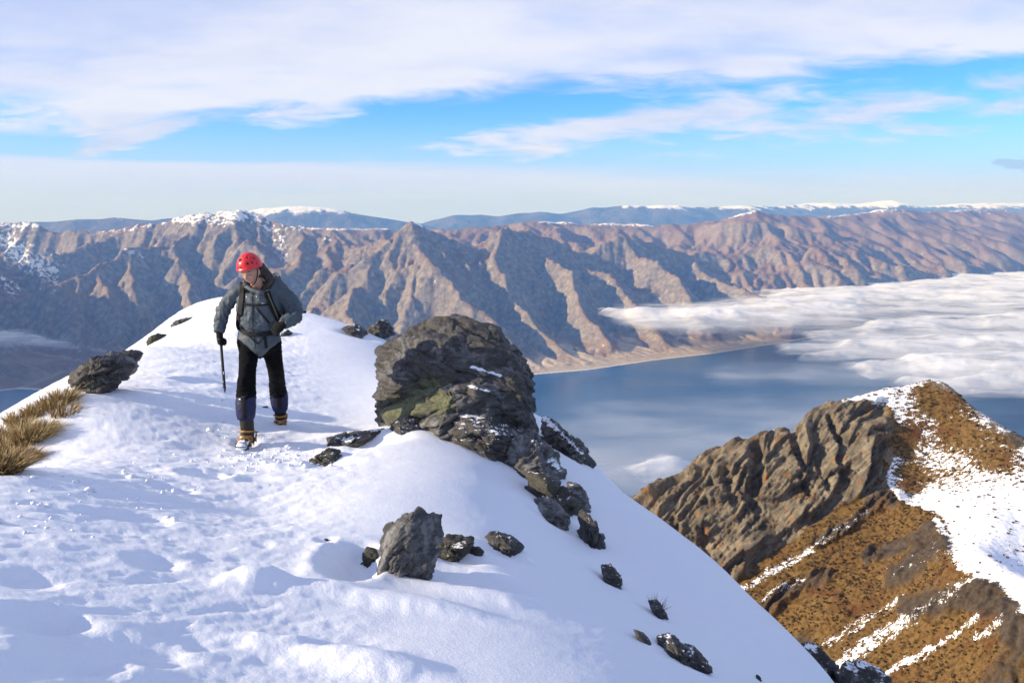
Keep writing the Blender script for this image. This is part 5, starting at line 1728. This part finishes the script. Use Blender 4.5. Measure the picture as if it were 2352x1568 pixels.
    jp.append(arm([Z1(760, 500, YC + .04), Z1(766, 545, YC + .0), Z1(728, 578, YC - .07), Z1(690, 600, YC - .115)], [.066, .064, .058, .050]))
    # collar and the hood bunched round the neck
    jp.append(loft([Z1(418, 322, YC + .0), Z1(440, 346, YC - .06), Z1(490, 368, YC - .105), Z1(550, 386, YC - .105), Z1(605, 372, YC - .05), Z1(640, 330, YC + .02), Z1(635, 295, YC + .09), Z1(580, 290, YC + .14), Z1(480, 300, YC + .12), Z1(425, 315, YC + .06)],
                   [.022, .020, .020, .024, .032, .042, .045, .042, .036, .028], 16))
    jp.append(loft([Z1(640, 300, YC + .06), Z1(672, 345, YC + .04), Z1(690, 390, YC + .03)], [.035, .05, .06], 14))
    V_, F_, N_ = fuse(jp, .0085, 5)
    # cut the hem: lower in the middle, over the thighs at the sides; folds
    zx = (V_[:, 0] / V_[:, 1])
    ppx, ppy = project(V_)
    sx, sy = (ppx / .94081 - 450) * 2.85, (ppy / .94081 - 580) * 2.85
    hem = np.interp(sx, [360, 375, 430, 500, 560, 620, 670, 690], [690, 696, 740, 782, 775, 745, 715, 705])
    k = sstep(sy, 655, 740) * (np.abs(sx - 520) < 200)
    q = V_.copy()
    el1, el2 = Z1(268, 520, YC), Z1(768, 530, YC)
    de = np.minimum(np.linalg.norm(V_ - el1, axis=1), np.linalg.norm(V_ - el2, axis=1))
    fa_ = .35 + 1.1 * np.exp(-(de / .14) ** 2) + .6 * np.exp(-((sy - 590) / 70) ** 2) * (np.abs(sx - 520) < 170)
    dirw = fbm3(V_ * np.array((4.0, 4.0, 3.0)), 2, seed=310)
    fold = fbm3(np.stack([V_[:, 0] * 16 + V_[:, 2] * 9 + dirw * 2.2, V_[:, 1] * 9, V_[:, 2] * 15 - V_[:, 0] * 6], 1), 3, .5, seed=311, ridged=True)
    crs = np.clip(fold - .12, 0, 1) ** 1.2
    V_ = V_ + N_ * (.021 * fa_ * crs - .004 + .010 * fbm3(V_ * 8, 2, seed=313) + .002 * fbm3(V_ * np.array((40, 40, 22)), 2, seed=314, ridged=True) * fa_)[:, None]
    # hem shaped by lowering the bottom edge towards the middle
    low = sstep(sy, 700, 752) * (np.abs(sx - 520) < 190)
    V_[:, 2] -= low * (hem - 742) * PX
    jk = kid('jacket', V_, F_, M_JACKET)
    bv = BVHTree.FromPolygons([Vector(v) for v in V_], F_)

    def ribbon(name, pts, width, mat, parent, lift=.004, thick=.006, bvh=None, default=None):
        """a strap lying on the clothes along a path of the study picture"""
        pts = np.array(pts, float)
        s = np.r_[0, np.cumsum(np.hypot(*np.diff(pts, axis=0).T))]
        n = max(int(s[-1] / 8), 3)
        t = np.linspace(0, s[-1], n)
        P = np.stack([np.interp(t, s, pts[:, 0]), np.interp(t, s, pts[:, 1])], 1)
        for _ in range(2):
            P[1:-1] = .25 * P[:-2] + .5 * P[1:-1] + .25 * P[2:]
        Tn = np.gradient(P, axis=0); Tn /= np.linalg.norm(Tn, axis=1, keepdims=True)
        Nn = np.stack([-Tn[:, 1], Tn[:, 0]], 1)
        rows, dist = [], []
        cols_ = (-1, -.5, 0, .5, 1)
        for c in cols_:
            for p, nn in zip(P, Nn):
                q = p + nn * c * width / 2
                d = Vector(Z1(q[0], q[1], 1.0)).normalized()
                hit_ = (bvh or bv).ray_cast(Vector((0, 0, 0)), d)
                dist.append(hit_[3] if hit_[0] is not None else np.nan); rows.append(d)
        dist = np.array(dist).reshape(len(cols_), n)
        med = np.nanmedian(dist) if np.isfinite(dist).any() else YC
        for j in range(n):
            colm = np.nanmin(dist[:, j]) if np.isfinite(dist[:, j]).any() else np.nan
            dist[:, j] = np.where(np.isfinite(dist[:, j]), dist[:, j], colm)
        good = np.isfinite(dist[0])
        for i in range(len(cols_)):
            dist[i] = np.interp(np.arange(n), np.arange(n)[good], dist[i][good]) if good.any() else (default or med)
            for _ in range(3):
                dist[i][1:-1] = .25 * dist[i][:-2] + .5 * dist[i][1:-1] + .25 * dist[i][2:]
        D_ = np.array([list(r) for r in rows]).reshape(len(cols_), n, 3)
        top = D_ * (dist - lift - thick)[..., None]
        botm = D_ * (dist + .004)[..., None]
        m = len(cols_)
        V = np.concatenate([top.reshape(-1, 3), botm.reshape(-1, 3)])
        ft = grid_faces(m, n)
        F = [tuple(f) for f in ft] + [tuple(f[::-1] + m * n) for f in ft]
        ring = [(0, j) for j in range(n)] + [(i, n - 1) for i in range(1, m)] + [(m - 1, j) for j in range(n - 2, -1, -1)] + [(i, 0) for i in range(m - 2, 0, -1)]
        idx = [i * n + j for i, j in ring]
        for a, b in zip(idx, idx[1:] + idx[:1]):
            F.append((b, a, a + m * n, b + m * n))
        return pymesh(name, V, F, mat, PBASE if parent is not pack else PACKO, parent)
    PACKO = Z1(530, 640, YC + .30)
    # ---- backpack: a thing of its own, worn over the jacket
    bp = [loft([Z1(528, 345, YC + .27), Z1(530, 400, YC + .27), Z1(532, 500, YC + .29), Z1(532, 600, YC + .28), Z1(530, 665, YC + .25)], [.12, .155, .165, .16, .13], 28, [.72, .75, .78, .75, .65]),
          loft([Z1(640, 500, YC + .18), Z1(672, 540, YC + .17), Z1(668, 600, YC + .16)], [.05, .055, .045], 14)]
    Vb, Fb, Nb = fuse(bp, .01, 3)
    Vb = Vb + Nb * (.008 * fbm3(Vb * 12, 3, seed=320, ridged=True))[:, None]
    pack = pymesh('backpack', Vb, Fb, M_BLACK, PACKO)
    tag(pack, 'black climbing rucksack worn on the climber\'s back with chest and hip straps', 'rucksack')
    for pts, w in (([(404, 308), (402, 350), (398, 420), (392, 470), (386, 520), (378, 545)], 36), ([(574, 372), (582, 400), (600, 450), (622, 500), (650, 552), (660, 575)], 46)):
        ribbon('shoulder_strap', pts, w, M_BLACK, pack, .004, .012)
    ribbon('compression_strap', [(378, 535), (370, 570), (368, 610), (380, 640)], 22, M_BLACK, pack, .004, .010)
    ribbon('chest_strap', [(410, 462), (440, 464), (480, 470), (530, 468), (592, 464)], 14, M_BLACK, pack, .006, .006)
    ribbon('hip_belt', [(378, 612), (392, 640), (425, 664), (470, 674), (540, 672), (590, 668), (625, 660)], 30, M_BLACK, pack, .004, .010)
    ribbon('strap_tail', [(560, 690), (566, 730), (570, 768)], 22, M_BLACK, pack, .003, .004)
    ribbon('strap_tail', [(430, 668), (470, 705), (512, 738)], 9, M_BLACK, pack, .003, .004)
    ribbon('strap_tail', [(558, 688), (535, 715), (514, 738)], 7, M_BLACK, pack, .003, .004)
    ribbon('cord', [(580, 385), (594, 420), (615, 470), (638, 525), (656, 568)], 8, M_CORD, pack, .020, .006)
    Vt, Ft = join([loft([Z1(622, 250, YC + .24), Z1(632, 275, YC + .24), Z1(650, 330, YC + .24)], [.007, .008, .008], 10), loft([Z1(662, 270, YC + .26), Z1(668, 300, YC + .26), Z1(676, 340, YC + .26)], [.008, .008, .007], 10),
                   loft([Z1(624, 252, YC + .24), Z1(640, 246, YC + .25), Z1(658, 258, YC + .26), Z1(664, 280, YC + .26)], [.003] * 4, 8), loft([Z1(640, 290, YC + .24), Z1(655, 292, YC + .25), Z1(662, 330, YC + .25)], [.006] * 3, 8)])
    pymesh('tool_loop', Vt, Ft, M_BLACK, PACKO, pack)
    Vt, Ft = loft([Z1(700, 520, YC + .30), Z1(800, 519, YC + .32), Z1(846, 518, YC + .32)], [.011] * 3, 10)
    pymesh('pole_tip', Vt, Ft, M_BLACK, PACKO, pack)
    # ---- jacket details
    j = jk
    ribbon('zip', [(472, 372), (474, 440), (476, 520), (474, 600), (478, 665)], 6, M_DARKHOLE, j, .001, .002)
    ribbon('zip', [(481, 476), (483, 540), (482, 600)], 3, M_DARKHOLE, j, .001, .002)
    ribbon('zip', [(486, 690), (490, 735), (494, 772)], 5, M_DARKHOLE, j, .001, .002)
    ribbon('pocket_zip', [(500, 488), (540, 535), (590, 594)], 13, M_BLACK, j, .001, .003)
    ribbon('pocket_zip', [(588, 596), (592, 625), (590, 650)], 3, M_DARKHOLE, j, .001, .002)
    ribbon('toggle', [(432, 408), (437, 414)], 8, M_PALE, j, .001, .004); ribbon('toggle', [(500, 408), (505, 415)], 8, M_PALE, j, .001, .004)
    ribbon('chest_print', [(538, 458), (566, 457)], 4, M_PALE, j, .002, .001)
    ribbon('cuff_tab', [(213, 640), (240, 646), (278, 640)], 22, M_JACKET, j, .002, .004)

    # ---- trousers
    tp = [loft([Z1(522, 655, YP), Z1(523, 700, YP), Z1(524, 750, YP + .01), Z1(526, 790, YP + .01)], [.165, .186, .190, .150], 30, [.8, .8, .76, .7]),
          loft([Z1(452, 725, YP), Z1(446, 850, YF + .32), Z1(438, 930, YF + .24), Z1(432, 1000, YF + .22), Z1(428, 1050, YF + .215), Z1(432, 1125, YF + .19)], [.094, .078, .071, .069, .070, .070], 22),
          loft([Z1(600, 725, YP + .03), Z1(622, 850, YP + .10), Z1(638, 930, YP + .22), Z1(646, 1000, (YP + YR) / 2 + .12), Z1(652, 1075, YR - .05), Z1(656, 1120, YR - .03)], [.092, .076, .068, .066, .068, .068], 22)]
    V_, F_, N_ = fuse(tp, .009, 5)
    ppx, ppy = project(V_); sy = (ppy / .94081 - 580) * 2.85
    am = .5 + 1.1 * sstep(sy, 930, 1060) + .3 * sstep(-sy, -840, -760)
    f1 = fbm3(np.stack([V_[:, 0] * 6, V_[:, 1] * 6, V_[:, 2] * 22 + 4 * fbm3(V_ * 6, 2, seed=330)], 1), 3, seed=331, ridged=True)
    V_ = V_ + N_ * (.016 * am * np.clip(f1 - .1, 0, 1) + .006 * fbm3(V_ * 9, 3, seed=333))[:, None]
    kid('trousers', V_, F_, M_TROUSER)

    # ---- gaiters, boots, crampons
    def leg_end(knee, ank, toe_dir, Yk, Ya, gy, tilt, snow):
        (kx, ky), (ax, ay) = knee, ank
        top, bot = Z1(kx, ky, Yk), Z1(ax, ay, Ya)
        V_, F_, N_ = fuse([loft([top, top * .72 + bot * .28, (top + bot) / 2, top * .22 + bot * .78, bot], [.078, .084, .084, .078, .068], 24)], .008, 3)
        V_ = V_ + N_ * (.007 * fbm3(np.stack([V_[:, 0] * 9, V_[:, 1] * 9, V_[:, 2] * 16], 1), 3, seed=int(kx), ridged=True))[:, None]
        g_ = kid('gaiter', V_, F_, M_GAITER)
        px_, py_ = project(V_); zx = (px_ / .94081 - 450) * 2.85; zy = (py_ / .94081 - 580) * 2.85
        s_ = np.full(len(V_), -.25)
        for pts, w, a in snow:
            s_ += a * np.exp(-(seg_dist(zx, zy, pts) / w) ** 2)
        a = g_.data.attributes.new('snow', 'FLOAT', 'POINT'); a.data.foreach_set('value', s_.astype(np.float32))
        panel = [(kx + tilt, ky + 14), (kx + tilt * .5 - 4, (ky + ay) / 2), (ax - 6, ay - 4)]
        bvg = BVHTree.FromPolygons([Vector(v) for v in V_], F_)
        ribbon('front_panel', panel, 34, M_BLACK, g_, .001, .004, bvh=bvg)
        return g_
    leg_end((428, 1098), (428, 1262), None, YF + .195, YF + .17, 0, -22, [([(385, 1110), (400, 1140), (412, 1190)], 11, .42), ([(368, 1130), (385, 1125)], 8, .35), ([(405, 1180), (412, 1230)], 6, .3)])
    leg_end((655, 1062), (667, 1196), None, YR - .04, YR + .0, 0, 6, [([(640, 1165), (680, 1165)], 10, .45), ([(648, 1092), (660, 1100)], 6, .3)])

    def boot(ank_px, Ya, yaw, pitch, snow_amt):
        A = Z1(*ank_px, Ya)
        rot = np.array(Matrix.Rotation(R(yaw), 3, 'Z') @ Matrix.Rotation(R(pitch), 3, 'X'))
        W = lambda P: np.asarray(P, float) @ rot.T + A
        # local: toe towards -Y, ankle at origin, sole at z = -0.125
        shapes = [loft([(0, .02, .11), (0, .02, .04), (0, .02, -.02), (0, .025, -.07)], [.060, .060, .058, .054], 20, [1.05, 1.08, 1.1, 1.15]), loft([(0, .065, -.088), (0, 0, -.082), (0, -.08, -.086), (0, -.14, -.094), (0, -.178, -.098)], [.040, .046, .047, .047, .034], 20, [.95, .95, .78, .58, .5]),
                  loft([(0, .03, -.02), (0, -.03, -.045), (0, -.09, -.072)], [.05, .047, .04], 16)]
        shapes.append((np.array([(x, y, z) for y, wd in ((.095, .034), (.06, .041), (-.03, .040), (-.10, .047), (-.16, .042), (-.195, .026)) for x in (-wd, wd) for z in (-.128, -.108)]),
                       [(0, 1, 3, 2)] + [f for k in range(5) for f in ((4 * k, 4 * k + 4, 4 * k + 5, 4 * k + 1), (4 * k + 2, 4 * k + 3, 4 * k + 7, 4 * k + 6), (4 * k + 1, 4 * k + 5, 4 * k + 7, 4 * k + 3), (4 * k, 4 * k + 2, 4 * k + 6, 4 * k + 4))] + [(20, 22, 23, 21)]))
        V_, F_, N_ = fuse([(W(v), f) for v, f in shapes], .0055, 2)
        b = kid('boot', V_, F_, M_BOOT)
        loc = (V_ - A) @ rot
        s_ = -.05 + snow_amt * sstep(-loc[:, 1], .05, .14) - .06 * (loc[:, 2] > 0)
        a = b.data.attributes.new('snow', 'FLOAT', 'POINT'); a.data.foreach_set('value', s_.astype(np.float32))
        # crampon: side rails, cross bars, downward points, front points, wire bail
        cp = []
        for s in (-1, 1):
            cp.append(box((.040 * s, .055, -.134), (.004, .045, .006))); cp.append(box((.043 * s, -.10, -.134), (.004, .075, .006)))
            for yy in (.09, .03, -.04, -.10, -.155):
                cp.append((np.array([(.040 * s - .007, yy - .009, -.134), (.040 * s + .007, yy - .009, -.134), (.040 * s + .007, yy + .009, -.134), (.040 * s - .007, yy + .009, -.134), (.044 * s, yy - .004, -.168)]), [(0, 1, 2, 3), (0, 4, 1), (1, 4, 2), (2, 4, 3), (3, 4, 0)]))
            cp.append((np.array([(.028 * s - .008, -.17, -.132), (.028 * s + .008, -.17, -.132), (.028 * s + .008, -.17, -.140), (.028 * s - .008, -.17, -.140), (.030 * s, -.238, -.152)]), [(0, 1, 2, 3), (0, 4, 1), (1, 4, 2), (2, 4, 3), (3, 4, 0)]))
            cp.append((np.array([(.044 * s, .02, -.13), (.044 * s, .035, -.13), (.044 * s, .028, -.118), (.082 * s, .02, -.105)]), [(0, 1, 2), (0, 3, 1), (1, 3, 2), (2, 3, 0)]))
        for yy in (.085, .015, -.045, -.165):
            cp.append(box((0, yy, -.135), (.043, .008, .003)))
        cp.append(box((0, -.015, -.137), (.012, .06, .003)))
        cp.append(loft([(-.048, -.10, -.128), (-.050, -.165, -.108), (-.030, -.200, -.092), (0, -.208, -.088), (.030, -.200, -.092), (.050, -.165, -.108), (.048, -.10, -.128)], [.0035] * 7, 8))
        cp.append(loft([(-.047, -.12, -.125), (-.046, -.16, -.075), (0, -.168, -.060), (.046, -.16, -.075), (.047, -.12, -.125)], [.0035] * 5, 8))
        V2, F2 = join(cp)
        pymesh('crampon', W(V2), F2, M_STEEL, PBASE, b, False)
        st = [loft([(-.050, -.03, -.10), (-.052, -.055, -.055), (0, -.098, -.034), (.052, -.055, -.055), (.050, -.03, -.10)], [.010] * 5, 10, [.5] * 5),
              loft([(-.058, .05, -.04), (-.060, -.01, -.02), (0, -.070, .0), (.060, -.01, -.02), (.058, .05, -.04), (0, .095, -.05), (-.058, .05, -.04)], [.0105] * 7, 10, [.5] * 7),
              loft([(-.050, -.085, -.10), (-.03, -.112, -.058), (.03, -.098, -.046), (.056, -.055, -.10)], [.010] * 4, 10, [.5] * 4), loft([(-.05, .06, -.12), (-.056, .07, -.06), (0, .105, -.045), (.056, .07, -.06), (.05, .06, -.12)], [.008] * 5, 10, [.5] * 5)]
        V2, F2 = join(st)
        pymesh('crampon_strap', W(V2), F2, M_ORANGE, PBASE, b)
        return W, b
    W1, b1 = boot((433, 1330), YF + .17, -4, 7, .38)
    V2, F2 = loft([W1((.045, -.02, -.03)), W1((.075, -.03, -.018)), W1((.115, -.035, -.012))], [.007] * 3, 8, [.5] * 3)
    pymesh('strap_end', V2, F2, plain('brown_strap_end', (.06, .035, .02), .7), PBASE, b1)
    boot((667, 1222), YR + .06, 10, 20, .30)

    # ---- gloved hands
    def glove(W, curl, spread, name='glove', wrist=None, thumb_side=1):
        """local: palm from wrist (0,0,0) down -Z, back of hand towards -Y, fingers curl to +Y"""
        sh = [loft([(0, 0, .05), (0, 0, .0), (0, .0, -.05), (0, .004, -.085)], [.034, .033, .045, .040], 18, [.9, .85, .55, .55])]
        for i, (fx, ln) in enumerate(((-.030, .060), (-.010, .068), (.010, .066), (.029, .054))):
            a0, p = 0.12, np.array((fx, .002, -.082))
            pts = [np.array((fx * .9, .003, -.06)), p]
            for sgl, da in ((.42, curl * .9), (.33, curl * 1.05), (.25, curl * .8)):
                a0 += da
                p = p + ln * sgl * 1.35 * np.array((fx * spread, math.sin(a0), -math.cos(a0)))
                pts.append(p)
            sh.append(loft(pts, [.0115, .0118, .0112, .0105, .0092], 10))
        s = thumb_side
        sh.append(loft([(s * .026, .004, -.025), (s * .046, .016, -.050), (s * .044, .036, -.075), (s * .026, .052, -.088)], [.016, .0145, .0125, .0105], 10))
        V_, F_, N_ = fuse([(W(v), f) for v, f in sh], .0042, 1)
        V_ = V_ + N_ * (.0025 * fbm3(V_ * 45, 3, seed=340, ridged=True))[:, None]
        return kid(name, V_, F_, M_GLOVE)
    wr = Z1(246, 672, YC - .03)
    rotR = np.array(Matrix.Rotation(R(-62), 3, 'Z') @ Matrix.Rotation(R(0), 3, 'X') @ Matrix.Rotation(R(4), 3, 'Y'))
    WR = lambda P: np.asarray(P, float) @ rotR.T + wr
    glove(WR, 1.42, 0.0, thumb_side=-1)
    wl = Z1(690, 602, YC - .125)
    ax = Z1(612, 660, YC - .165) - wl; ax /= np.linalg.norm(ax)          # along the hand
    bk = np.array((.15, -.85, .45)); bk -= ax * (bk @ ax); bk /= np.linalg.norm(bk)
    rotL = np.stack([np.cross(bk, ax) * 1.0, -bk, -ax], 1)
    WL = lambda P: np.asarray(P, float) @ rotL.T + wl
    glove(WL, .75, 0.15, thumb_side=1 if rotL[2, 0] > 0 else -1)
    # ---- ice axe carried by its head
    a0, a1, a2 = Z1(254, 722, YC - .01), Z1(280, 1058, YC - .13), Z1(283, 1080, YC - .14)
    AO = a2
    axe = pymesh('ice_axe', *loft([a0, (a0 + a1) / 2, a1], [.0125, .0125, .0130], 14, [1.25] * 3), M_AXE, AO)
    tag(axe, 'slim black ice axe hanging spike down from the climber\'s gloved fist', 'ice axe')
    V2, F2 = loft([a1 * .98 + a0 * .02, a1 * .4 + a2 * .6, a2], [.011, .006, .0012], 10)
    pymesh('spike', V2, F2, M_STEEL, AO, axe)
    hd = np.array((-.12, .97, -.20)); hd /= np.linalg.norm(hd)
    c = a0 + np.array((0, 0, .018))
    V2, F2 = join([loft([c - hd * .055, c, c + hd * .07, c + hd * .13 - np.array((0, 0, .02)), c + hd * .17 - np.array((0, 0, .05))], [.010, .012, .010, .008, .003], 10, [.6] * 5), box(c - hd * .065, (.012, .016, .004))])
    pymesh('axe_head', V2, F2, M_STEEL, AO, axe)
    bv2 = BVHTree.FromPolygons([v.co + Vector(AO) for v in axe.data.vertices], [tuple(p.vertices) for p in axe.data.polygons])
    for yy in (935, 945, 1000, 1052):
        V2, F2 = box(Z1(256 + (yy - 752) * .078 + (5 if yy % 2 else -3), yy, YC - .035 - (yy - 752) * .00039) - np.array((0, .008, 0)), (.004, .003, .003))
        pymesh('snow_speck', V2, F2, M_SNOWBIT, AO, axe)
    return body


build_person()


# ------------------------------------------------------------------ the air
def build_haze():
    m, T = material('haze_air')
    v = T.n('ShaderNodeVolumePrincipled', {'Color': (0.11, 0.37, 1.0, 1), 'Absorption Color': (1, 1, 1, 1), 'Density': 3.3e-5, 'Anisotropy': 0.0})
    finish(T, None, volume=v.outputs[0])
    x, y0, y1, z0, z1 = 31000.0, -3600.0, 50500.0, LAKE_Z - 40, 950.0
    V = [(-x, y0, z0), (x, y0, z0), (x, y1, z0), (-x, y1, z0), (-x, y0, z1), (x, y0, z1), (x, y1, z1), (-x, y1, z1)]
    F = [(0, 3, 2, 1), (4, 5, 6, 7), (0, 1, 5, 4), (1, 2, 6, 5), (2, 3, 7, 6), (3, 0, 4, 7)]
    o = mesh_from('haze', np.array(V), np.array(F), m, smooth=False)
    o['kind'] = 'stuff'


build_haze()
